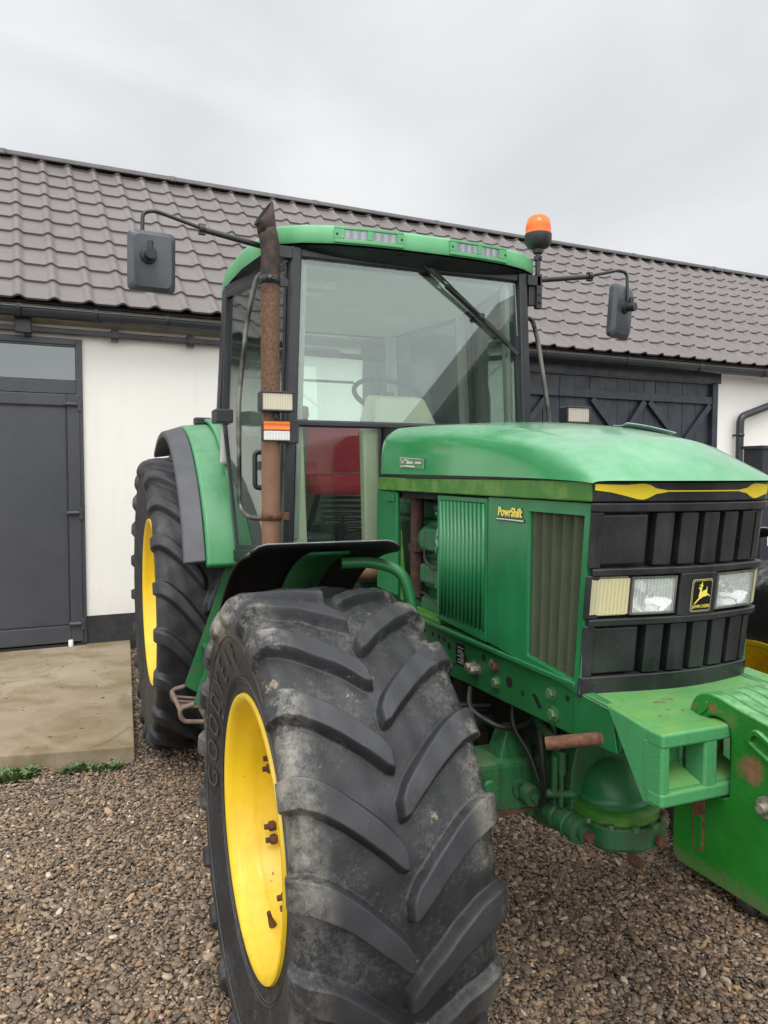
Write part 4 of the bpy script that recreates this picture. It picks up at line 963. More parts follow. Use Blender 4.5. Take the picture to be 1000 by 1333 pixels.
# ---- engine seen in the opening
k = MB(); k.bb((1.7,-.20,1.0),(3.25,.20,1.52)); k.bb((2.0,-.235,1.02),(2.9,.235,1.20)); k.bb((2.05,-.225,1.255),(2.9,.225,1.335)); k.bb((2.08,-.215,1.37),(2.9,.215,1.42)); k.bb((1.75,-.17,1.52),(3.2,.17,1.60))
eng = k.build('engine_block', 'engine', T, sm=0, bevel=.018, seg=3)
k = MB()
for x in (2.24, 2.42): k.lathe([(.001,.06),(.04,.055),(.055,.03),(.055,-.02)], (x,-.20,1.45), 'y', 20, -1)
k.bb((2.27,-.262,1.41),(2.46,-.20,1.50)); k.bb((2.24,-.265,1.285),(2.44,-.21,1.36)); k.bb((2.22,-.25,1.09),(2.48,-.20,1.23)); k.build('engine_cover', 'engine', eng, bevel=.014, seg=3)
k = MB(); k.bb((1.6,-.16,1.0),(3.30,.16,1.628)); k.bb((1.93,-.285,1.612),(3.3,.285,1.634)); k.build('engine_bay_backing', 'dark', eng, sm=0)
k = MB(); k.tube(rounded([(2.17,-.24,1.62),(2.175,-.245,1.40),(2.19,-.25,1.22)], .05), .026, 14); k.bb((2.15,-.27,1.40),(2.22,-.22,1.43)); k.build('intake_pipe', 'darkrust', eng)
k = MB(); k.tube(rounded([(2.44,-.255,1.60),(2.45,-.28,1.53),(2.43,-.285,1.46),(2.455,-.28,1.43),(2.48,-.26,1.43)], .03), .006, 8); k.build('coolant_hose', 'hosegrey', eng)
k = MB(); k.tube(rounded([(2.25,-.245,1.42),(2.32,-.28,1.38),(2.38,-.27,1.35),(2.45,-.25,1.36)], .03), .006, 8); k.tube(rounded([(2.2,-.24,1.24),(2.3,-.27,1.25),(2.4,-.265,1.22),(2.48,-.25,1.24)], .03), .005, 8); k.tube(rounded([(2.35,-.22,1.61),(2.38,-.27,1.58),(2.45,-.26,1.575)], .03), .012, 8); k.build('wiring', 'hose', eng)
k = MB(); k.bb((2.13,-.305,1.168),(2.50,-.25,1.185)); k.build('lower_ledge', 'strip', eng, sm=0, bevel=.004)
k = MB(); k.bb((1.0,-.22,.62),(2.3,.22,.98)); k.lathe([(.001,-.9),(.25,-.9),(.27,-.5),(.27,.9),(.001,.9)], (.2,0,.85), 'x', 24); k.build('transmission', 'engine', T, sm=30, bevel=.02)

# ---- exhaust
k = MB()
k.tube(rounded([(1.86,-.15,1.285),(1.84,-.28,1.285),(1.76,-.66,1.285),(1.70,-.716,1.33),(1.70,-.716,1.50),(1.70,-.716,2.50),(1.70,-.712,2.66),(1.692,-.727,2.745)], .09, 8), .0385, 22, cap=False)
ex = k.build('exhaust_pipe', 'rustpipe', T, solid=.004)
# slanted open mouth at the top, bent outwards
def mouth(r, nm, mt, th):
    k = MB(); ax_ = [(1.6935,-.7235,2.715),(1.692,-.728,2.752),(1.690,-.736,2.79)]
    k.tube(ax_, [r, r*1.01, r*1.03], 28, cap=False)
    for i, v in enumerate(k.v):
        x, y, z = v
        if i >= 56: k.v[i] = (x, y-.004, z+.012+(y+.736)*1.15-(x-1.69)*.35)
    return k.build(nm, mt, ex, solid=th)
mouth(.0392, 'exhaust_lip', 'rustpipe', .003); mouth(.0366, 'exhaust_mouth', 'dark', .002)
for z in (2.52, 1.52):
    k = MB(); k.lathe([(.043,-.016),(.043,.016)], (1.70,-.716,z), 'z', 22)
    k.bb((1.685,-.672,z-.015),(1.695,-.635,z+.015)); k.bb((1.64,-.66,z-.008),(1.69,-.64,z+.008)); k.bolt((1.746,-.716,z), 'x', .008, .012); k.bolt((1.742,-.74,z+.004), 'x', .006, .010)
    k.build('pipe_clamp', 'rustbolt' if z < 2 else 'blackm', ex, solid=.003)

# ---- front weights and bracket
k = MB()
k.hexa([(3.29,-.306,1.142),(3.425,-.306,1.142),(3.425,.306,1.142),(3.29,.306,1.142)]+[(3.29,-.306,1.150),(3.60,-.306,1.128),(3.60,.306,1.128),(3.29,.306,1.150)])
brk = MB(); W_ = .309
brk.prism([(3.418,1.142),(3.55,.958),(3.592,.962),(3.592,1.128),(3.435,1.144)], 'y', -W_, -W_+.018)
brk.prism([(3.418,1.142),(3.55,.958),(3.592,.962),(3.592,1.128),(3.435,1.144)], 'y', W_, W_-.018)
brk.add([(3.28,-W_+.003,1.1475),(3.59,-W_+.003,1.1275),(3.59,W_-.003,1.1275),(3.28,W_-.003,1.1475),(3.28,-W_+.003,1.139),(3.59,-W_+.003,1.119),(3.59,W_-.003,1.119),(3.28,W_-.003,1.139)], [(0,1,2,3),(4,7,6,5),(0,4,5,1),(1,5,6,2),(2,6,7,3),(3,7,4,0)])
br_o = brk.build('weight_bracket', 'bracket', T, sm=0, bevel=.005)
# cast front face with square pockets
cf = MB(); ys = [-W_-.002, -.283, -.186, -.144, -.047, .047, .144, .186, .283, W_+.002]; z0, z1, zi0, zi1 = .964, 1.133, .998, 1.098
for a_, b_ in ((0,1),(2,3),(4,5),(6,7),(8,9)): cf.bb((3.545, ys[a_]+.001, zi0-.012), (3.6095, ys[b_]-.001, zi1+.012))
cf.bb((3.56, ys[0], z0), (3.612, ys[9], zi0)); cf.bb((3.56, ys[0], zi1), (3.612, ys[9], z1))
cf.build('bracket_casting', 'bracket', br_o, sm=30, bevel=.008, seg=3)
cf = MB()
for a_, b_ in ((1,2),(3,4),(5,6),(7,8)):
    cf.bb((3.510, ys[a_]-.01, zi0-.01), (3.522, ys[b_]+.01, zi1+.01)); cf.hexa([(3.52,ys[a_],zi0),(3.60,ys[a_],zi0),(3.60,ys[b_],zi0),(3.52,ys[b_],zi0),(3.52,ys[a_],zi0+.03),(3.60,ys[a_],zi0+.004),(3.60,ys[b_],zi0+.004),(3.52,ys[b_],zi0+.03)])
split_pieces(cf.build('casting_web', 'bracket', br_o, sm=0))
k = MB()
for i in range(3):
    v_, f_ = text_verts('8 30'[i], .018, .0006)
for i, ch in enumerate('R830'):
    v_, f_ = text_verts(ch, .020, .001)
k = None
wpoly = [(3.497,1.119),(3.494,1.140),(3.503,1.163),(3.520,1.180),(3.545,1.190),(3.580,1.190),(3.640,1.177),(3.72,1.165),(3.90,1.135),(3.985,1.09),(4.00,1.03),(3.985,.79),(3.955,.745),(3.46,.742),(3.446,.757),(3.446,.874),(3.470,.948),(3.60,.955),(3.618,.965),(3.618,1.118),(3.606,1.136),(3.575,1.140),(3.555,1.136),(3.530,1.118)]
wpoly = roundpoly(wpoly, .012, 3)
NWT = 6; WT = .0405
for i in range(NWT):
    y0 = -.1215+i*WT
    k = MB(); k.prism(wpoly, 'y', y0+.0012, y0+WT-.0012)
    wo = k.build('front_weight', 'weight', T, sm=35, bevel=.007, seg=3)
    wo['label'] = 'green cast front weight plate, %s of the stack' % ('nearest' if i == 0 else ['','second','third','fourth','fifth','farthest'][i])
    if i == 0:
        # raised and sunk cast details on the open face
        k = MB(); ring = roundpoly([(3.66,1.118),(3.80,1.048),(3.93,1.048),(3.93,1.085),(3.80,1.10),(3.69,1.15)], .015, 3); inn = roundpoly([(3.676,1.117),(3.80,1.060),(3.92,1.058),(3.92,1.078),(3.80,1.089),(3.692,1.138)], .012, 3)
        n_ = len(ring); V_ = [(x, y0-.009, z) for x, z in ring]+[(x, y0-.009, z) for x, z in inn]+[(x, y0+.004, z) for x, z in ring]+[(x, y0+.003, z) for x, z in inn]
        F_ = []
        for q in range(n_):
            j = (q+1) % n_; F_ += [(q, j, n_+j, n_+q), (q, 2*n_+q, 2*n_+j, j), (n_+q, n_+j, 3*n_+j, 3*n_+q)]
        F_.append(tuple(range(3*n_, 4*n_))); k.add(V_, F_); k.build('hand_grip', 'weight', wo, sm=35, bevel=.002)
        k = MB(); k.cur = 0; pk = roundpoly([(3.513,.800),(3.551,.806),(3.551,.945),(3.513,.938)], .006, 3)
        k.prism(pk, 'y', y0+.0005, y0-.0015); k.cur = 1; k.prism(roundpoly([(3.519,.806),(3.545,.811),(3.545,.89),(3.519,.884)], .005, 3), 'y', y0-.0012, y0-.004); k.build('cast_slot', ['rustbolt', 'weight'], wo, sm=0, bevel=.001)
        k = MB(); k.prism(roundpoly([(3.528,1.128),(3.552,1.152),(3.552,1.172),(3.516,1.152)], .005, 3), 'y', y0-.004, y0+.002); k.build('hook_boss', 'weight', wo, sm=0, bevel=.002)
        k = MB(); k.lathe([(.001,.022),(.010,.022),(.012,.018),(.012,.006),(.024,.005),(.024,0)], (3.722,y0,.985), 'y', 18, -1); k.build('clamp_bolt', 'bolt', wo, sm=30)

# ---- front axle
k = MB()
def sect(y, x0, x1, z0, z1): return [(x0,y,z0),(x1,y,z0),(x1,y,z1),(x0,y,z1)]
k.hexa(sect(-.70,2.735,2.865,.655,.818)+sect(-.15,2.71,2.89,.625,.805)); k.hexa(sect(.15,2.71,2.89,.625,.805)+sect(.95,2.735,2.865,.655,.815))
k.hexa(sect(-.15,2.71,2.89,.625,.805)+sect(.15,2.71,2.89,.625,.805))
ax = k.build('front_axle', 'cast', T, sm=0, bevel=.022, seg=3)
k = MB(); k.lathe([(.001,-.22),(.12,-.20),(.17,-.10),(.175,.02),(.16,.10),(.13,.16),(.12,.20)], (2.82,0,.70), 'x', 32); k.build('differential_housing', 'cast', ax, sm=40)
for s in (-1, 1):
    k = MB(); k.hexa([(2.775,s*.275,.80),(2.865,s*.275,.80),(2.865,s*.145,.80),(2.775,s*.145,.80),(2.79,s*.245,.895),(2.855,s*.245,.895),(2.855,s*.165,.90),(2.79,s*.165,.90)]); k.build('axle_stop', 'cast', ax, sm=0, bevel=.008)
    k = MB(); k.lathe([(.001,.55),(.15,.55),(.17,.57),(.17,.66),(.13,.70),(.12,.78),(.001,.78)], (2.80,0,.70), 'y', 28, s); k.lathe([(.001,-.20),(.05,-.20),(.055,-.15),(.055,.15),(.05,.20),(.001,.20)], (2.80,s*.60,.70), 'z', 20); k.build('axle_knuckle', 'cast', ax, sm=35)
    k = MB(); k.lathe([(.001,.004),(.022,.004),(.022,0)], (2.866,s*.22,.70), 'x', 20); k.lathe([(.016,.010),(.030,.010),(.030,0),(.016,0)], (2.886,s*.21,.715), 'x', 20); k.bolt((2.876,s*.47,.715), 'x', .020, .010); k.bolt((2.84,s*.155,.625), 'x', .024, .030); k.build('axle_boss', 'cast', ax, sm=30)
k = MB(); k.bb((2.86,-.55,.636),(2.894,-.16,.648)); k.build('axle_seam', 'rustbolt', ax, sm=0)
# front pivot: flanged plates, domed cap and ring
k = MB(); k.prism(roundpoly([(-.155,.61),(-.155,.80),(-.135,.90),(-.105,.915),(-.075,.90),(-.06,.80),(-.05,.61)], .03, 4), 'x', 2.955, 2.99)
k.prism(roundpoly([(-.125,.62),(-.125,.81),(-.105,.885),(-.07,.90),(.07,.90),(.105,.885),(.125,.81),(.125,.62)], .04, 4), 'x', 2.985, 3.035)
piv = k.build('axle_pivot', 'cast', ax, sm=40, bevel=.006)
k = MB(); k.lathe([(.112,-.05),(.112,.0),(.1045,.006)]+[(.104*math.cos(R(a)), .006+.098*math.sin(R(a))) for a in range(6, 91, 7)], (3.065,.01,.735), 'z', 32); k.build('pivot_dome', 'frame', ax, sm=50)
k = MB(); k.lathe([(.10,-.045),(.122,-.045),(.132,-.035),(.132,-.012),(.122,-.004),(.10,-.004)], (3.07,.01,.728), 'z', 32); k.build('pivot_ring', 'strip', ax, sm=40)
k = MB(); k.prism(roundpoly([(2.96,-.10),(3.05,-.125),(3.16,-.095),(3.215,.02),(3.16,.14),(2.96,.14)], .03, 4), 'z', .615, .682); k.prism(roundpoly([(3.02,-.08),(3.12,-.08),(3.18,.02),(3.12,.12),(3.02,.12)], .03, 4), 'z', .592, .616); k.build('pivot_carrier', 'cast', ax, sm=40, bevel=.008)
k = MB(); 
for (dx, dy, dz) in ((0,-.0,0),):
    k.lathe([(.001,-.10),(.036,-.10),(.038,-.06),(.032,-.055),(.032,-.045),(.040,-.04),(.040,.0),(.034,.004),(.034,.014),(.040,.018),(.040,.05),(.022,.055),(.022,.075),(.001,.078)], (3.05,-.135,.655), 'x', 20)
k.build('pivot_cylinder', 'cast', ax, sm=35)
k = MB(); k.bolt((3.128,-.135,.655), 'x', .018, .02); k.bolt((3.19,-.03,.60), 'x', .015, .05); k.bolt((3.17,.10,.70), 'x', .014, .02); k.bolt((3.20,.06,.64), 'x', .018, .02); split_pieces(k.build('pivot_bolt', 'rustbolt', ax, sm=30))
k = MB(); k.tube([(3.02,-.15,.80),(3.02,-.15,.87)], .014, 10); k.tube([(3.02,-.175,.75),(3.02,-.175,.86)], .010, 10); k.tube(rounded([(3.02,-.15,.70),(3.02,-.15,.82),(2.98,-.16,.95)], .04), .008, 8); k.tube([(3.0,-.19,.74),(3.03,-.11,.735)], .013, 10); k.build('grease_line', 'cast', ax)
k = MB(); k.tube([(2.68,-.55,.86),(2.68,-.30,.86)], .017, 14); so = k.build('steering_rod', 'chrome', ax)
k = MB(); k.tube([(2.68,-.30,.86),(2.68,.30,.86)], .033, 16); k.tube([(2.68,-.30,.86),(2.68,-.27,.86)], .038, 16); k.tube([(2.68,.30,.86),(2.68,.56,.86)], .017, 12); k.build('steering_cylinder', 'blackm', ax)
k = MB(); k.tube(rounded([(2.55,-.30,.98),(2.62,-.36,.93),(2.66,-.25,.915),(2.70,-.12,.92)], .05), .011, 8); k.tube(rounded([(2.5,-.26,.97),(2.60,-.32,.90),(2.66,-.18,.89),(2.75,-.10,.93)], .05), .011, 8); k.build('hydraulic_hose', 'hose', ax)
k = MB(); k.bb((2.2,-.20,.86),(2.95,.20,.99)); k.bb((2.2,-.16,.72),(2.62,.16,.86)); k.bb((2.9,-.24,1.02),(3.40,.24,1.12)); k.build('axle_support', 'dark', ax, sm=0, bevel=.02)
k = MB(); k.tube(rounded([(2.84,-.17,1.03),(2.95,-.20,.955),(3.06,-.21,.925),(3.13,-.06,.915),(3.14,.10,.91)], .05), .013, 12); k.build('oil_pipe', 'cast', ax)
k = MB(); k.tube([(3.300,-.40,1.022),(3.392,-.29,1.052)], .0165, 14); k.tube([(3.385,-.297,1.050),(3.398,-.28,1.054)], .022, 14); k.lathe([(.001,.001),(.006,.001),(.006,0)], (3.31,-.40,1.03), 'y', 8, -1); k.build('drawbar_pin', 'rustbolt', T)
k = MB()
for q in range(9):
    a = R(-75+18*q*1.6); k.bolt((3.07+.146*math.cos(a), .01+.146*math.sin(a)*.9, .684), 'z', .011, .014)
split_pieces(k.build('carrier_bolt', 'greenbolt', ax, sm=30))
k = MB(); k.tube(rounded([(2.95,-.19,.99),(3.0,-.215,.90),(3.0,-.20,.80),(2.97,-.17,.70),(2.90,-.16,.66)], .05), .010, 8); k.tube(rounded([(2.72,-.30,1.0),(2.78,-.34,.95),(2.86,-.26,.90),(2.93,-.22,.93),(2.99,-.20,1.0)], .05), .009, 8); k.tube(rounded([(2.88,-.24,.99),(2.90,-.25,.92),(2.93,-.205,.84),(2.96,-.19,.76)], .04), .008, 8); k.build('brake_hose', 'hose', ax)
k = MB(); k.lathe([(.001,-.03),(.030,-.03),(.034,-.02),(.034,.02),(.030,.03),(.001,.03)], (2.905,-.19,.70), 'x', 20); k.bolt((2.935,-.19,.70), 'x', .014, .012); k.lathe([(.001,.012),(.020,.012),(.024,.0)], (2.90,-.33,.74), 'x', 18); k.bolt((2.885,-.40,.77), 'x', .012, .010); k.bolt((2.885,-.40,.70), 'x', .012, .010); k.build('housing_plug', 'cast', ax, sm=30)
# cross shaft and lower tie bits under the belly
k = MB(); k.tube([(2.7,0,.55),(.6,0,.62)], .035, 14); k.build('drive_shaft', 'dark', T)
k = MB(); k.lathe([(.001,-.95),(.11,-.95),(.13,-.5),(.20,-.3),(.20,.3),(.13,.5),(.11,.95),(.001,.95)], (0,0,.905), 'y', 24); k.build('rear_axle', 'cast', T, sm=40)

# ---- front mudguards
for s in (-1, 1):
    k = MB(); ra_, yc = .802, s*.795
    A0, A1 = R(93.5), R(172)
    def fm(u, v):
        a = A0+(A1-A0)*u; y = -1+2*v; r_ = ra_-.022*max(0, abs(y)-.80)**2/.04-.020*max(0,y*(-s))**3*0
        if u < .001: a += .02*abs(y)**3
        hwid = .236
        lipo = .012*math.exp(-((u)/.02)**2)
        return (2.80+(r_+lipo)*math.cos(a), yc+hwid*y, .687+(r_+lipo)*math.sin(a))
    k.grid(fm, 36, 20)
    fg = k.build('front_mudguard', 'fenderb', T, sm=60, solid=.007)
    k = MB(); k.grid(lambda u, v: (2.80+.785*math.cos(R(100+48*u)), s*(.70+.13*v), .687+.785*math.sin(R(100+48*u))), 14, 1); k.build('mudguard_bracket', 'frame', fg, sm=60, solid=.008)
    k = MB()
    for y in (-.12, .03): k.lathe([(.001,.008),(.018,.006),(.022,0)], (2.70, yc+y, .687+ra_-.006+.004), 'z', 14)
    k.build('mudguard_bolt', 'white', fg)
    k = MB(); k.tube(rounded([(2.58, s*.70, 1.415),(2.60, s*.60, 1.418),(2.66, s*.515, 1.39),(2.68, s*.478, 1.20),(2.72, s*.46, .95)], .07, 8), .0185, 14); k.build('mudguard_support', 'frame', fg)

# ---- cab
CF = MB(); P_ = .052
def post(p0, p1, w_, h_): CF.bar(p0, p1, w_, h_, (1,0,0))
for s in (-1, 1):
    post((1.615, s*.628, 1.33), (1.595, s*.578, 2.70), .050, .075)
    post((.80, s*.764, 1.97), (.80, s*.722, 2.68), .050, .07)
    post((-.02, s*.62, 1.9), (-.02, s*.58, 2.68), .06, .06)
    CF.bar((1.615, s*.625, 1.335), (1.06, s*.735, 1.29), .05, .06); CF.bar((1.60, s*.585, 2.665), (.80, s*.722, 2.665), .05, .06); CF.bar((.80, s*.715, 2.665), (-.02, s*.58, 2.665), .05, .06)
CF.bar((-.02, -.58, 2.66), (-.02, .58, 2.66), .06, .06); CF.bar((-.02, -.62, 1.92), (-.02, .62, 1.92), .05, .05)
CF.bar((1.615, -.605, 1.928), (1.615, .605, 1.928), .030, .030); CF.bar((1.597, -.58, 2.69), (1.597, .58, 2.69), .05, .07)
CF.bb((1.60, -.185, 1.35), (1.62, -.165, 1.93)); CF.bb((1.60, .165, 1.35), (1.62, .185, 1.93))
CF.bar((1.615, -.62, 1.345), (1.615, -.175, 1.345), .03, .03)
cabf = CF.build('cab_frame', 'post', T, sm=0, bevel=.008)
k = MB(); k.prism([(1.55,1.30),(1.95,1.30),(1.95,1.905),(1.64,1.925),(1.55,1.925)], 'y', -.165, .165); k.bb((1.62,-.165,1.905),(1.95,.165,1.915)); k.build('cowl', 'blackm', cabf, sm=0, bevel=.01)
# panes
k = MB(); k.hexa([(1.618,-.590,1.945),(1.618,.590,1.945),(1.600,.548,2.675),(1.600,-.548,2.675),(1.622,-.590,1.945),(1.622,.590,1.945),(1.604,.548,2.675),(1.604,-.548,2.675)]); ws = k.build('windshield', 'glass', cabf, sm=0)
for s in (-1, 1):
    k = MB(); k.bb((1.614, s*.60, 1.36), (1.618, s*.187, 1.912)); k.build('quarter_window', 'quarterglass', cabf, sm=0)
    k = MB(); DP = [(1.585,.640,1.37),(1.06,.742,1.33),(.845,.758,1.96),(.845,.732,2.63),(1.575,.598,2.63)]
    k.add([(x, s*y, z) for x, y, z in DP]+[(x, s*(y-.004), z) for x, y, z in DP], [(0,1,2,3,4),(9,8,7,6,5)]+[(q, (q+1) % 5, 5+(q+1) % 5, 5+q) for q in range(5)]); dr = k.build('cab_door', 'sideglass', cabf, sm=0)
    k = MB(); fr_ = [(1.575,s*.642,1.36),(1.075,s*.742,1.33),(.86,s*.760,1.96),(.86,s*.735,2.635),(1.568,s*.60,2.635)]
    for i in range(5): k.bar(fr_[i], fr_[(i+1) % 5], .014 if i == 1 else .022, .014 if i == 1 else .030)
    k.build('door_frame', 'post', dr, sm=0, bevel=.004)
    k = MB(); k.bb((1.42, s*.69, 1.72), (1.50, s*.715, 1.76)); k.tube(rounded([(1.52,s*.70,1.80),(1.52,s*.745,1.80),(1.52,s*.745,1.64),(1.52,s*.70,1.64)], .02), .012, 10); k.build('door_handle', 'blackp', dr, bevel=.004)
    k = MB(); k.hexa([(.775,s*.757,1.95),(.01,s*.617,1.95),(.01,s*.585,2.63),(.775,s*.712,2.63),(.775,s*.753,1.95),(.01,s*.613,1.95),(.01,s*.581,2.63),(.775,s*.708,2.63)]); k.build('side_window', 'sideglass', cabf, sm=0)
    k = MB(); k.bar((.70,s*.75,2.0),(.70,s*.705,2.62),.03,.03,(1,0,0)); k.build('window_bar', 'post', cabf, sm=0, bevel=.004)
k = MB(); k.bb((-.03, -.60, 1.95), (-.026, .60, 2.62)); rwn = k.build('rear_window', 'sideglass', cabf, sm=0)
k = MB()
for z in (2.33,): k.bar((-.06,-.56,z),(-.06,.30,z),.018,.016)
k.bar((-.05,-.55,2.52),(-.05,.62,2.50),.02,.035); k.build('rear_window_rail', 'rubber2', rwn, sm=0)
# wiper
k = MB(); k.tube([(1.640,.015,2.685),(1.648,.30,2.49),(1.640,.33,2.468)], [.007,.006,.006], 8); k.bar((1.632,.02,2.700),(1.632,.14,2.615),.012,.018); wp_ = k.build('wiper', 'blackm', T)
k = MB(); k.tube([(1.640,.06,2.685),(1.645,.36,2.445)], [.004,.004], 8); k.bar((1.634,.15,2.595),(1.628,.555,2.30),.010,.020); k.bar((1.640,.19,2.575),(1.636,.50,2.345),.006,.018); k.lathe([(.001,.022),(.014,.02),(.016,0)], (1.640,.335,2.465), 'x', 12); k.build('wiper_blade', 'blackm', wp_)
# cab roof
RP = [(1.605,.652),(1.665,.56),(1.705,.44),(1.727,.27),(1.736,.10)]
outl = [(x,-y) for x, y in RP]+[(x,y) for x, y in RP[::-1]]+[(1.50,.690),(1.18,.728),(.80,.735),(.5,.70),(.2,.635),(-.06,.585),(-.12,.50),(-.12,-.50),(-.06,-.585),(.2,-.635),(.5,-.70),(.80,-.735),(1.18,-.728),(1.50,-.690)]
N_ = len(outl); k = MB(); layers = []
def ring(sc_, dz, fwd=0): return [( .75+(x-.75)*sc_+fwd*0, y*sc_, dz) for x, y in outl]
zb = lambda x: 2.705 if x > 1.55 else 2.690
ly = [[(x, y, 2.706-(.012 if x < 1.58 else 0)) for x, y in outl], [(.75+(x-.75)*1.004, y*1.004, 2.716) for x, y in outl], [(.75+(x-.75)*.998, y*.998, 2.772) for x, y in outl], [(.75+(x-.75)*.985, y*.985, 2.788) for x, y in outl], [(.75+(x-.75)*.93, y*.93, 2.802) for x, y in outl], [(.75+(x-.75)*.6, y*.6, 2.822) for x, y in outl]]
V_ = [p for l in ly for p in l]+[(.75,0,2.828)]
F_ = [(i*N_+j, i*N_+(j+1) % N_, (i+1)*N_+(j+1) % N_, (i+1)*N_+j) for i in range(len(ly)-1) for j in range(N_)]+[((len(ly)-1)*N_+j, (len(ly)-1)*N_+(j+1) % N_, len(V_)-1) for j in range(N_)]
k.add(V_, F_); roofo = k.build('cab_roof', 'roofg', T, sm=48)
k = MB(); ins = [(.75+(x-.75)*.992, y*.992) for x, y in outl]; inn = [(.75+(x-.75)*.90, y*.86) for x, y in outl]
k.add([(x,y,2.700) for x,y in ins]+[(x,y,2.668) for x,y in inn], [(j, (j+1) % N_, N_+(j+1) % N_, N_+j) for j in range(N_)]+[tuple(range(N_, 2*N_))])
k.build('roof_underside', 'post', roofo, sm=30)
k = MB(); k.prism([(1.52,-.53),(1.52,.53),(.80,.66),(0.02,.54),(0.02,-.54),(.80,-.66)], 'z', 2.640, 2.664); k.build('headliner', 'liner', roofo, sm=0, bevel=.01)
# roof seams and lamps in the front fascia
def rface(y, z, off=0.0):
    x = float(np.interp(abs(y), [.10,.27,.44,.56,.652], [1.736,1.727,1.705,1.665,1.605])); d = float(np.interp(abs(y), [.0,.10,.27,.44,.56,.652], [0,.03,.12,.28,.50,.62])); sg = 1 if y > 0 else -1
    return (x+.004+off*math.cos(d), y+sg*off*math.sin(d), z)
for sg in (-1, 1):
    ya, yb = sorted((sg*.115, sg*.432))
    k = MB()
    def rs(y0, y1, z0, z1, o0, o1, n=6):
        V_ = []; F_ = []
        for i in range(n+1):
            y = y0+(y1-y0)*i/n; V_ += [rface(y,z0,o0), rface(y,z1,o0), rface(y,z1,o1), rface(y,z0,o1)]
        for i in range(n):
            for q in range(4): F_.append((i*4+q, i*4+(q+1) % 4, i*4+4+(q+1) % 4, i*4+4+q))
        F_ += [(0,1,2,3), (n*4+3,n*4+2,n*4+1,n*4)]; k.add(V_, F_)
    rs(ya, yb, 2.7095, 2.7255, -.004, .009); rs(ya, yb, 2.767, 2.780, -.004, .007)
    e0, e1, m_ = ya+.035*(1 if sg > 0 else 1.3), yb-.035*(1.3 if sg > 0 else 1), (ya+yb)/2
    rs(ya, e0, 2.7255, 2.767, -.004, .008); rs(e1, yb, 2.7255, 2.767, -.004, .008); rs(m_-.012, m_+.012, 2.7255, 2.767, -.004, .0075)
    rl_ = k.build('roof_lamp_housing', 'roofg', roofo, sm=0, bevel=.003)
    k = MB(); rs(e0, e1, 2.7255, 2.767, .0006, .0016); k.build('lamp_recess', 'recess', roofo, sm=30)
    for (p, q) in ((e0+.004, m_-.016), (m_+.016, e1-.004)):
        k = MB(); rs(p, q, 2.7285, 2.764, .002, .0055, 5); k.build('roof_lamp', 'rooflens', roofo, sm=0, bevel=.001)
    k = MB()
    for yy in (ya+.012, yb-.012): 
        p = rface(yy, 2.745, .008); k.lathe([(.001,.002),(.005,.002),(.005,0)], p, 'x', 10)
    k.build('lamp_screw', 'dark', roofo, sm=0)

# ---- mirrors, beacon, lamps, rails
for s in (-1, 1):
    k = MB(); k.tube([(1.625, s*.665, 2.672),(1.625, s*.985, 2.722)], .013, 10); k.tube(rounded([(1.625, s*.97, 2.722),(1.625, s*1.175, 2.775),(1.625, s*1.222, 2.762),(1.63, s*1.226, 2.60)], .05, 8), .0085, 10)
    k.lathe([(.018,-.012),(.018,.012)], (1.625, s*.985, 2.724), 'y', 12); k.bb((1.612, s*.97, 2.700), (1.632, s*1.0, 2.745))
    k.bb((1.60, s*.60, 2.640), (1.645, s*.675, 2.690)); ma = k.build('mirror_arm', 'blackm', T, bevel=.003)
    if s > 0:
        k = MB(); k.bb((1.605,.615,2.545),(1.63,.655,2.655)); k.bb((1.615,.652,2.53),(1.645,.682,2.70)); k.bolt((1.645,.667,2.56), 'x', .008, .01); k.bolt((1.645,.667,2.60), 'x', .007, .008); k.build('arm_bracket', 'blackm', ma, bevel=.004)
    rot = Matrix.Rotation(s*R(-7) if s < 0 else R(22), 3, 'Z') @ Matrix.Rotation(R(4), 3, 'Y')
    k = MB(); mp = roundpoly([(-.098,-.135),(.098,-.135),(.098,.135),(-.098,.135)], .028, 5)
    mi_ = roundpoly([(-.080,-.115),(.080,-.115),(.080,.115),(-.080,.115)], .03, 5)
    n_ = len(mp); V_ = [(-.020,u,v) for u,v in mp]+[(.004,u*1.01,v*1.01) for u,v in mp]+[(.022,u,v) for u,v in mi_]; F_ = [(i, (i+1) % n_, n_+(i+1) % n_, n_+i) for i in range(n_)]+[(n_+i, n_+(i+1) % n_, 2*n_+(i+1) % n_, 2*n_+i) for i in range(n_)]+[tuple(range(2*n_, 3*n_))]
    c0 = Vector((1.640, s*1.190, 2.562)) if s < 0 else Vector((1.60, 1.205, 2.565))
    msz = (.95, .88) if s < 0 else (1, 1)
    V_ = [(a_, u*msz[0], v*msz[1]) for a_, u, v in V_]; mp = [(u*msz[0], v*msz[1]) for u, v in mp]
    k.add([rot @ Vector(v)+c0 for v in V_], F_)
    k.cur = 1; k.add([rot @ Vector((-.016,u*.94,v*.94))+c0 for u,v in mp], [tuple(range(n_))])
    mo = k.build('side_mirror', ['mirrorb', 'mirrorg'], T, sm=35, recalc=False)
    k = MB(); p0 = c0+rot @ Vector((.018, 0 if s > 0 else -.018*1, .02)); p1 = p0+rot @ Vector((.065,0,0))
    k.tube([p0, p0+(p1-p0)*.25, p0+(p1-p0)*.3, p1], [.034,.032,.022,.022], 18); k.tube([p1-(p1-p0)*.35-Vector((0,0,.02)), p1-(p1-p0)*.35+Vector((0,0,.05))], .012, 10); k.build('mirror_knuckle', 'blackm', mo)
k = MB(); k.tube([(1.625,.668,2.69),(1.625,.668,2.80)], .013, 12); k.lathe([(.020,.05),(.020,.07)], (1.625,.668,2.72), 'z', 14); k.bolt((1.64,.668,2.78),'x',.009,.014)
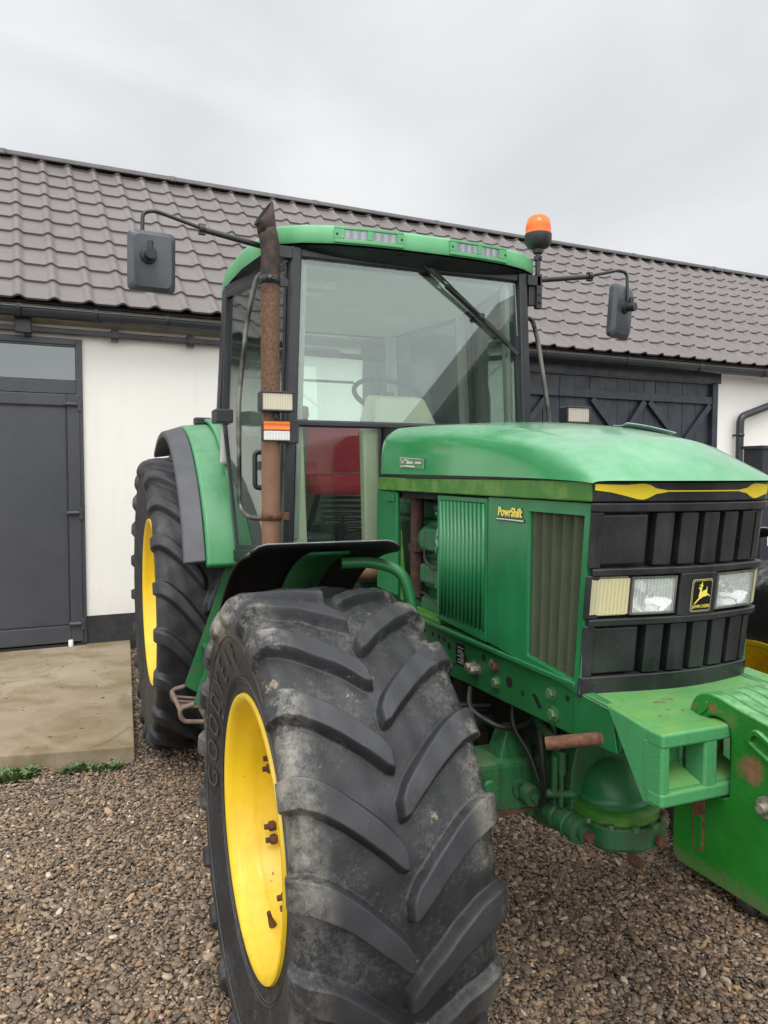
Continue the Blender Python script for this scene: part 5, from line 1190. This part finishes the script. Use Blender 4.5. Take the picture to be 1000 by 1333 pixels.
k.lathe([(.001,-.062),(.024,-.060),(.026,-.042),(.052,-.030),(.066,-.010),(.067,.032),(.062,.036),(.001,.036)], (1.625,.668,2.865), 'z', 28)
bc = k.build('beacon', 'blackp', T, sm=35)
k = MB(); k.lathe([(.0625,.030),(.0632,.05),(.060,.085),(.052,.108),(.036,.122),(.018,.127),(.001,.128)], (1.625,.668,2.866), 'z', 28); k.build('beacon_lens', 'beaconorange', bc, sm=60)
def worklamp(cx, cy, cz, s):
    k = MB(); w_, h_ = .073, .042
    k.prism(roundpoly([(cy-w_,cz-h_),(cy+w_,cz-h_),(cy+w_,cz+h_),(cy-w_,cz+h_)], .010, 3), 'x', cx-.055, cx)
    for (a_, b_, c_, e_) in ((-w_,-h_,w_,-h_+.008),(-w_,h_-.008,w_,h_),(-w_,-h_+.008,-w_+.009,h_-.008),(w_-.009,-h_+.008,w_,h_-.008)): k.bb((cx, cy+a_, cz+b_), (cx+.012, cy+c_, cz+e_))
    k.tube([(cx-.03,cy,cz-h_-.03),(cx-.03,cy,cz-h_)], .010, 8)
    o = k.build('work_lamp', 'blackp', T, sm=0, bevel=.003)
    k = MB(); k.bb((cx+.0005, cy-w_+.009, cz-h_+.008), (cx+.002, cy+w_-.009, cz+h_-.008)); k.build('lamp_reflector', 'lampin', o, sm=0)
    k = MB(); k.bb((cx+.003, cy-w_+.009, cz-h_+.008), (cx+.008, cy+w_-.009, cz+h_-.008)); k.build('lens', 'worklens', o, sm=0, bevel=.002)
    return o
worklamp(1.775, -.705, 2.005, -1); worklamp(1.70, .868, 2.003, 1)
for s, (cx, cy, cz) in ((-1, (1.745, -.702, 1.884)), (1, (1.665, .84, 1.86))):
    k = MB(); k.prism(roundpoly([(cy-.058,cz-.042),(cy+.058,cz-.042),(cy+.058,cz+.042),(cy-.058,cz+.042)], .008, 3), 'x', cx-.04, cx); k.tube([(cx-.03,cy,cz+.035),(cx-.03,cy,cz+.085)], .024, 12); k.bb((cx-.04, cy-.01, cz-.05), (cx-.01, cy-s*.10, cz+.05))
    o = k.build('indicator_lamp', 'blackp', T, sm=0, bevel=.003)
    k = MB(); k.bb((cx+.0005, cy-.056, cz+.002), (cx+.014, cy+.056, cz+.040)); k.build('orange_lens', 'orange', o, sm=0, bevel=.004)
    k = MB(); k.bb((cx+.0005, cy-.056, cz-.040), (cx+.014, cy+.056, cz+.000)); k.build('clear_lens', 'clearlens', o, sm=0, bevel=.004)
k = MB(); k.tube(rounded([(1.56,-.662,2.60),(1.55,-.735,2.58),(1.50,-.77,2.40),(1.50,-.812,2.03),(1.50,-.812,1.55),(1.58,-.79,1.508),(1.66,-.70,1.508)], .07, 6), .0115, 12); k.build('grab_rail', 'steelrail', T)
k = MB(); k.tube(rounded([(1.60,.60,2.49),(1.60,.655,2.485),(1.60,.690,2.38),(1.60,.765,1.99),(1.60,.80,1.60),(1.60,.70,1.52)], .05, 6), .0115, 12); k.build('grab_rail', 'steelrail', T)
k = MB(); k.bb((.97,-.845,1.955),(1.09,-.755,2.025)); k.build('door_latch_block', 'blackp', T, sm=0, bevel=.008)

# ---- cab interior
k = MB(); k.prism([(1.58,-.58),(1.58,.58),(.80,.74),(-.02,.55),(-.02,-.55),(.80,-.74)], 'z', 1.28, 1.31); inner = k.build('cab_floor', 'cabgrey', T, sm=0)
k = MB(); k.bb((-.01,-.55,1.31),(.02,.55,1.90)); k.build('rear_panel', 'cabgrey', inner, sm=0)
for s in (-1, 1):
    k = MB(); k.prism([(.75,1.31),(.02,1.31),(.02,1.92),(.40,1.92),(.62,1.78)], 'y', s*.36, s*.53); k.build('side_console', 'cream', inner, sm=0, bevel=.03, seg=3)
    k = MB(); k.bar((.78,s*.735,1.75),(.78,s*.690,2.66),.07,.05,(1,0,0)); k.bar((.03,s*.57,1.9),(.03,s*.535,2.66),.06,.08,(1,0,0)); k.bar((1.555,s*.575,1.40),(1.545,s*.525,2.66),.035,.05,(1,0,0)); k.build('inner_post', 'cabgrey', inner, sm=0, bevel=.015)
k = MB(); k.prism(roundpoly([(.30,1.60),(.78,1.58),(.80,1.64),(.76,1.70),(.34,1.69)], .03, 4), 'y', -.21, .23); seat = k.build('seat', 'seatred', T, sm=40, bevel=.03, seg=4)
k = MB(); k.prism(roundpoly([(.30,1.66),(.42,1.68),(.36,1.97),(.30,2.03),(.22,2.0),(.24,1.7)], .03, 4), 'y', -.20, .22); k.build('seat_backrest', 'seatred', seat, sm=40, bevel=.035, seg=4)
k = MB(); k.bb((.50,-.12,1.695),(.72,.14,1.712)); k.build('worn_seat_pad', 'seatworn', seat, sm=0, bevel=.01)
k = MB(); 
for i in range(7): k.lathe([(.13,-.005),(.135,0),(.13,.005)], (.54,.01,1.36+i*.033), 'z', 20)
k.bb((.40,-.15,1.31),(.68,.17,1.345)); k.bar((.45,-.18,1.34),(.65,-.18,1.58),.025,.03); k.bar((.65,.2,1.34),(.45,.2,1.58),.025,.03); k.build('seat_suspension', 'blackm', seat, sm=0)
k = MB(); k.hexa([(1.24,-.15,1.955),(1.50,-.16,1.905),(1.50,.20,1.905),(1.24,.19,1.955),(1.27,-.12,2.105),(1.40,-.10,2.085),(1.40,.155,2.085),(1.27,.16,2.105)]); dsh = k.build('dashboard', 'cream', T, sm=0, bevel=.02, seg=3)
k = MB(); k.prism([(1.34,1.31),(1.56,1.31),(1.54,1.93),(1.32,1.95)], 'y', -.10, .14); k.build('dash_pedestal', 'cream', dsh, sm=0, bevel=.03, seg=3)
k = MB(); rotm = Matrix.Rotation(R(-56), 3, 'Y'); c0 = Vector((1.10,.085,2.120)); n_ = 40
k.tube([c0+rotm @ Vector((0, .195*math.cos(2*PI*i/n_), .195*math.sin(2*PI*i/n_))) for i in range(n_+1)], .0135, 10, False)
for a in (90, 210, 330): k.tube([c0+rotm @ Vector((-.03,.03*math.cos(R(a)),.03*math.sin(R(a)))), c0+rotm @ Vector((0,.19*math.cos(R(a)),.19*math.sin(R(a))))], .011, 8)
k.tube([c0, (1.33,.025,1.93)], .03, 12); k.build('steering_wheel', 'blackp', T)
k = MB(); k.tube([(1.50,-.52,1.42),(1.47,-.505,1.80),(1.46,-.50,1.99)], .016, 10); k.lathe([(.001,.09),(.022,.085),(.026,.05),(.014,0)], (1.46,-.50,1.93), 'z', 12); k.build('lever', 'rope', inner)
for i, (x, y) in enumerate(((1.35,-.30),(1.36,-.40),(1.33,.32))):
    k = MB(); k.bar((x,y,1.32),(x+.09,y,1.50),.02,.014); k.box((x+.02,y,1.42),(.02,.085,.10),(0,.5,0)); k.build('pedal', 'blackm', inner, sm=0, bevel=.004)
k = MB(); k.bb((1.30,-.50,1.31),(1.50,-.36,1.42)); k.build('tool_box', 'blackp', inner, sm=0, bevel=.02)
k = MB(); k.hexa([(1.50,-.57,1.35),(1.53,-.57,1.35),(1.53,-.50,1.35),(1.50,-.50,1.35),(1.48,-.575,1.92),(1.54,-.575,1.92),(1.54,-.525,1.92),(1.48,-.525,1.92)]); k.hexa([(1.52,-.235,1.35),(1.58,-.235,1.35),(1.58,-.16,1.35),(1.52,-.16,1.35),(1.52,-.25,1.92),(1.58,-.25,1.92),(1.58,-.16,1.92),(1.52,-.16,1.92)]); k.build('corner_trim', 'cream', inner, sm=0, bevel=.012)
k = MB(); k.prism(roundpoly([(.525,2.27),(.575,2.27),(.575,2.47),(.525,2.47)], .024, 4), 'x', 1.545, 1.57); k.build('inside_mirror', 'blackp', inner, sm=35, bevel=.004)
k = MB(); k.bb((1.1,-.50,2.595),(1.35,-.30,2.642)); k.lathe([(.001,-.03),(.05,-.028),(.06,0)], (1.22,-.38,2.60), 'z', 18); k.build('cab_lamp', 'liner', inner, sm=30, bevel=.008)

# ---- rear mudguards
for s in (-1, 1):
    def arc(r0, r1, ya, yb, a0, a1, zc=.905): 
        k_ = MB()
        def q(a, r_, y): return (r_*math.cos(a), s*y, zc+r_*math.sin(a)*1.0)
        n_ = 26; V_ = []; F_ = []
        for i in range(n_+1):
            a = a0+(a1-a0)*i/n_; V_ += [q(a, r0[0], ya), q(a, r0[1], yb), q(a, r1[1], yb), q(a, r1[0], ya)]
        for i in range(n_):
            for j in range(4): F_.append((i*4+j, i*4+(j+1) % 4, i*4+4+(j+1) % 4, i*4+4+j))
        F_ += [(0,1,2,3), (n_*4+3,n_*4+2,n_*4+1,n_*4)]; k_.add(V_, F_); return k_
    k = arc((1.04,1.03), (1.12,1.095), .56, .885, R(17.5), R(128)); rf = k.build('rear_mudguard', 'fenderg', T, sm=40, bevel=.018, seg=3)
    k = arc((1.115,1.115), (1.145,1.140), .60, .745, R(19), R(100)); k.build('mudguard_rib', 'fenderg', rf, sm=40, bevel=.015, seg=3)
    k = arc((1.035,1.02), (1.088,1.055), .886, .992, R(19), R(118)); k.build('rubber_extension', 'rubgrey', rf, sm=40, bevel=.010, seg=3)
    k = MB(); k.prism([(1.05,1.18),(1.075,1.32),(.97,1.52),(.80,1.72),(.60,1.86),(.3,1.99),(-.3,1.99),(-.6,1.80),(-.6,1.2)], 'y', s*.555, s*.575); k.build('mudguard_wall', 'fenderg', rf, sm=0)
    k = MB(); k.bb((.02,s*.80,2.005),(.10,s*.70,2.05)); k.build('marker_lamp', 'blackp', rf, sm=0, bevel=.008)

# ---- access steps on the near side
k = MB(); k.add([(1.22,-.745,1.27),(1.22,-.655,1.27),(1.24,-.70,.70),(1.24,-.86,.52),(1.24,-.985,.60),(1.21,-.745,1.27),(1.21,-.655,1.27),(1.23,-.70,.70),(1.23,-.86,.52),(1.23,-.985,.60)], [(0,1,2,3,4),(9,8,7,6,5),(0,5,6,1),(1,6,7,2),(2,7,8,3),(3,8,9,4),(4,9,5,0)])
stp = k.build('access_step', 'step', T, sm=0)
k = MB()
k.add([(.92,-.745,1.27),(.92,-.655,1.27),(.90,-.70,.70),(.90,-.86,.52),(.90,-.985,.60)], [(0,1,2,3,4)]); k.build('step_side', 'step', stp, sm=0, solid=.008)
k = MB(); k.tube(rounded([(1.24,-.985,.60),(1.24,-1.055,.585),(1.235,-1.04,.52),(1.235,-.88,.50)], .03), .011, 8); k.tube(rounded([(.91,-.985,.60),(.91,-1.055,.585),(.91,-1.04,.52),(.91,-.88,.50)], .03), .011, 8)
for x in (1.0, 1.08, 1.16): k.tube([(x,-1.04,.575),(x,-.88,.545)], .007, 6)
k.tube([(1.235,-1.05,.58),(.915,-1.05,.58)], .011, 8); k.bb((.92,-.93,.50),(1.23,-.86,.512)); k.build('step_tread', 'rope', stp)
k = MB(); k.tube(rounded([(1.245,-.90,.85),(1.255,-.86,.80),(1.255,-.78,.79),(1.255,-.68,.80)], .03), .010, 8); k.tube([(1.245,-.90,.85),(1.25,-.68,.86)], .007, 8); k.tube([(1.25,-.82,.86),(1.255,-.79,.79)], .006, 6); k.tube([(1.24,-.80,.66),(1.25,-.88,.50)], .014, 8); k.build('step_rope', 'rope', stp)
k = MB(); k.bb((.92,-.90,.81),(1.22,-.66,.822)); k.build('upper_tread', 'step', stp, sm=0)
k = MB(); k.bb((1.26,-.62,.62),(1.62,-.24,1.20)); k.build('fuel_tank', 'dark', T, sm=0, bevel=.05, seg=4)
k = MB(); k.bb((1.30,.24,.62),(2.0,.66,1.20)); k.build('battery_box', 'frame', T, sm=0, bevel=.04, seg=3)

# ---- folded paper left on the bonnet
bpy.context.view_layer.update()
he = hood.evaluated_get(bpy.context.evaluated_depsgraph_get())
def on_hood(x, y, up=.004):
    ok, p, n, f = he.ray_cast(Vector((x, y, 2.3)), Vector((0, 0, -1))); return (x, y, (p.z if ok else 1.85)+up)
k = MB(); nn_ = 6
k.grid(lambda u, v: on_hood(3.05+.045*v-.085*u, .045+.15*v+.02*u, .004+.030*max(0, .4-u)), nn_, 4)
tag(k.build('paper_sheet', 'paper', sm=0, solid=.002), 'small pale folded sheet lying on top of the green bonnet', 'paper')

CAMP = dict(yaw=1.0194, pitch=-2.9404, roll=0.1251, x=4.8942, y=-1.4990, z=1.7071)
# ------------------------------------------------------------------ sky, sun, camera
W = bpy.data.worlds.new('World'); SC.world = W; W.use_nodes = True
nt = W.node_tree; nt.nodes.clear(); Nn = nt.nodes.new; Ln = nt.links.new
SUN_EL, SUN_AZ = R(60), R(-20)        # azimuth measured from +x (ahead of the tractor) towards +y
out = Nn('ShaderNodeOutputWorld'); bgd = Nn('ShaderNodeBackground'); bgd.inputs['Strength'].default_value = .10
sky = Nn('ShaderNodeTexSky'); sky.sky_type = 'NISHITA'; sky.sun_disc = False; sky.sun_elevation = SUN_EL; sky.sun_rotation = PI/2-SUN_AZ
sky.air_density = 1.5; sky.dust_density = 4
tc = Nn('ShaderNodeTexCoord'); mp = Nn('ShaderNodeMapping'); mp.inputs['Scale'].default_value = (1.0, 1.0, 2.2); Ln(tc.outputs['Generated'], mp.inputs[0])
nz = Nn('ShaderNodeTexNoise'); nz.inputs['Scale'].default_value = 2.3; nz.inputs['Detail'].default_value = 6; nz.inputs['Roughness'].default_value = .5; nz.inputs['Distortion'].default_value = .4; Ln(mp.outputs[0], nz.inputs['Vector'])
cr = Nn('ShaderNodeValToRGB'); e = cr.color_ramp.elements
e[0].position = .30; e[0].color = (7.3,7.5,7.75,1); e[1].position = .68; e[1].color = (9.4,9.5,9.6,1); Ln(nz.outputs['Fac'], cr.inputs[0])
# brighter cloud overhead and on the sun's side of the sky
dot = Nn('ShaderNodeVectorMath'); dot.operation = 'DOT_PRODUCT'; Ln(tc.outputs['Generated'], dot.inputs[0])
dot.inputs[1].default_value = (math.cos(R(46))*math.cos(SUN_AZ), math.cos(R(46))*math.sin(SUN_AZ), math.sin(R(46)))
mr = Nn('ShaderNodeMapRange'); mr.interpolation_type = 'SMOOTHSTEP'; Ln(dot.outputs['Value'], mr.inputs[0])
for i, v in enumerate((-.2, .95, 1.0, 2.6)): mr.inputs[i+1].default_value = v
mul = Nn('ShaderNodeVectorMath'); mul.operation = 'SCALE'; Ln(cr.outputs[0], mul.inputs[0]); Ln(mr.outputs[0], mul.inputs['Scale'])
mx = Nn('ShaderNodeMix'); mx.data_type = 'RGBA'; mx.inputs[0].default_value = .95; Ln(sky.outputs[0], mx.inputs[6]); Ln(mul.outputs[0], mx.inputs[7])
Ln(mx.outputs[2], bgd.inputs[0]); Ln(bgd.outputs[0], out.inputs[0])
sl = bpy.data.lights.new('sun', 'SUN'); sl.energy = 1.7; sl.angle = R(28); sl.color = (1.0, .975, .94)
so_ = bpy.data.objects.new('sun', sl); COL.objects.link(so_)
dv = Vector((math.cos(SUN_EL)*math.cos(SUN_AZ), math.cos(SUN_EL)*math.sin(SUN_AZ), math.sin(SUN_EL)))
so_.rotation_euler = dv.to_track_quat('Z', 'Y').to_euler(); so_.location = (6, 2, 9)

cd = bpy.data.cameras.new('camera'); co = bpy.data.objects.new('camera', cd); COL.objects.link(co); SC.camera = co
cd.sensor_fit = 'HORIZONTAL'; cd.sensor_width = 36; cd.lens = 36*.986076; cd.clip_start = .05; cd.clip_end = 2000
az = math.atan2(.395, -.918)+R(CAMP['yaw']); pit = R(CAMP['pitch']); ro = R(CAMP['roll'])
d_ = Vector((math.cos(az)*math.cos(pit), math.sin(az)*math.cos(pit), math.sin(pit))); r_ = Vector((math.sin(az), -math.cos(az), 0)); u_ = r_.cross(d_)
r2 = r_*math.cos(ro)+u_*math.sin(ro); u2 = -r_*math.sin(ro)+u_*math.cos(ro)
co.matrix_world = Matrix(((r2.x,u2.x,-d_.x,CAMP['x']),(r2.y,u2.y,-d_.y,CAMP['y']),(r2.z,u2.z,-d_.z,CAMP['z']),(0,0,0,1)))
SC.render.engine = 'CYCLES'; SC.cycles.use_denoising = True; SC.cycles.max_bounces = 10; SC.cycles.transparent_max_bounces = 24
SC.view_settings.view_transform = 'Standard'; SC.view_settings.look = 'None'; SC.view_settings.exposure = 0; SC.view_settings.gamma = 1
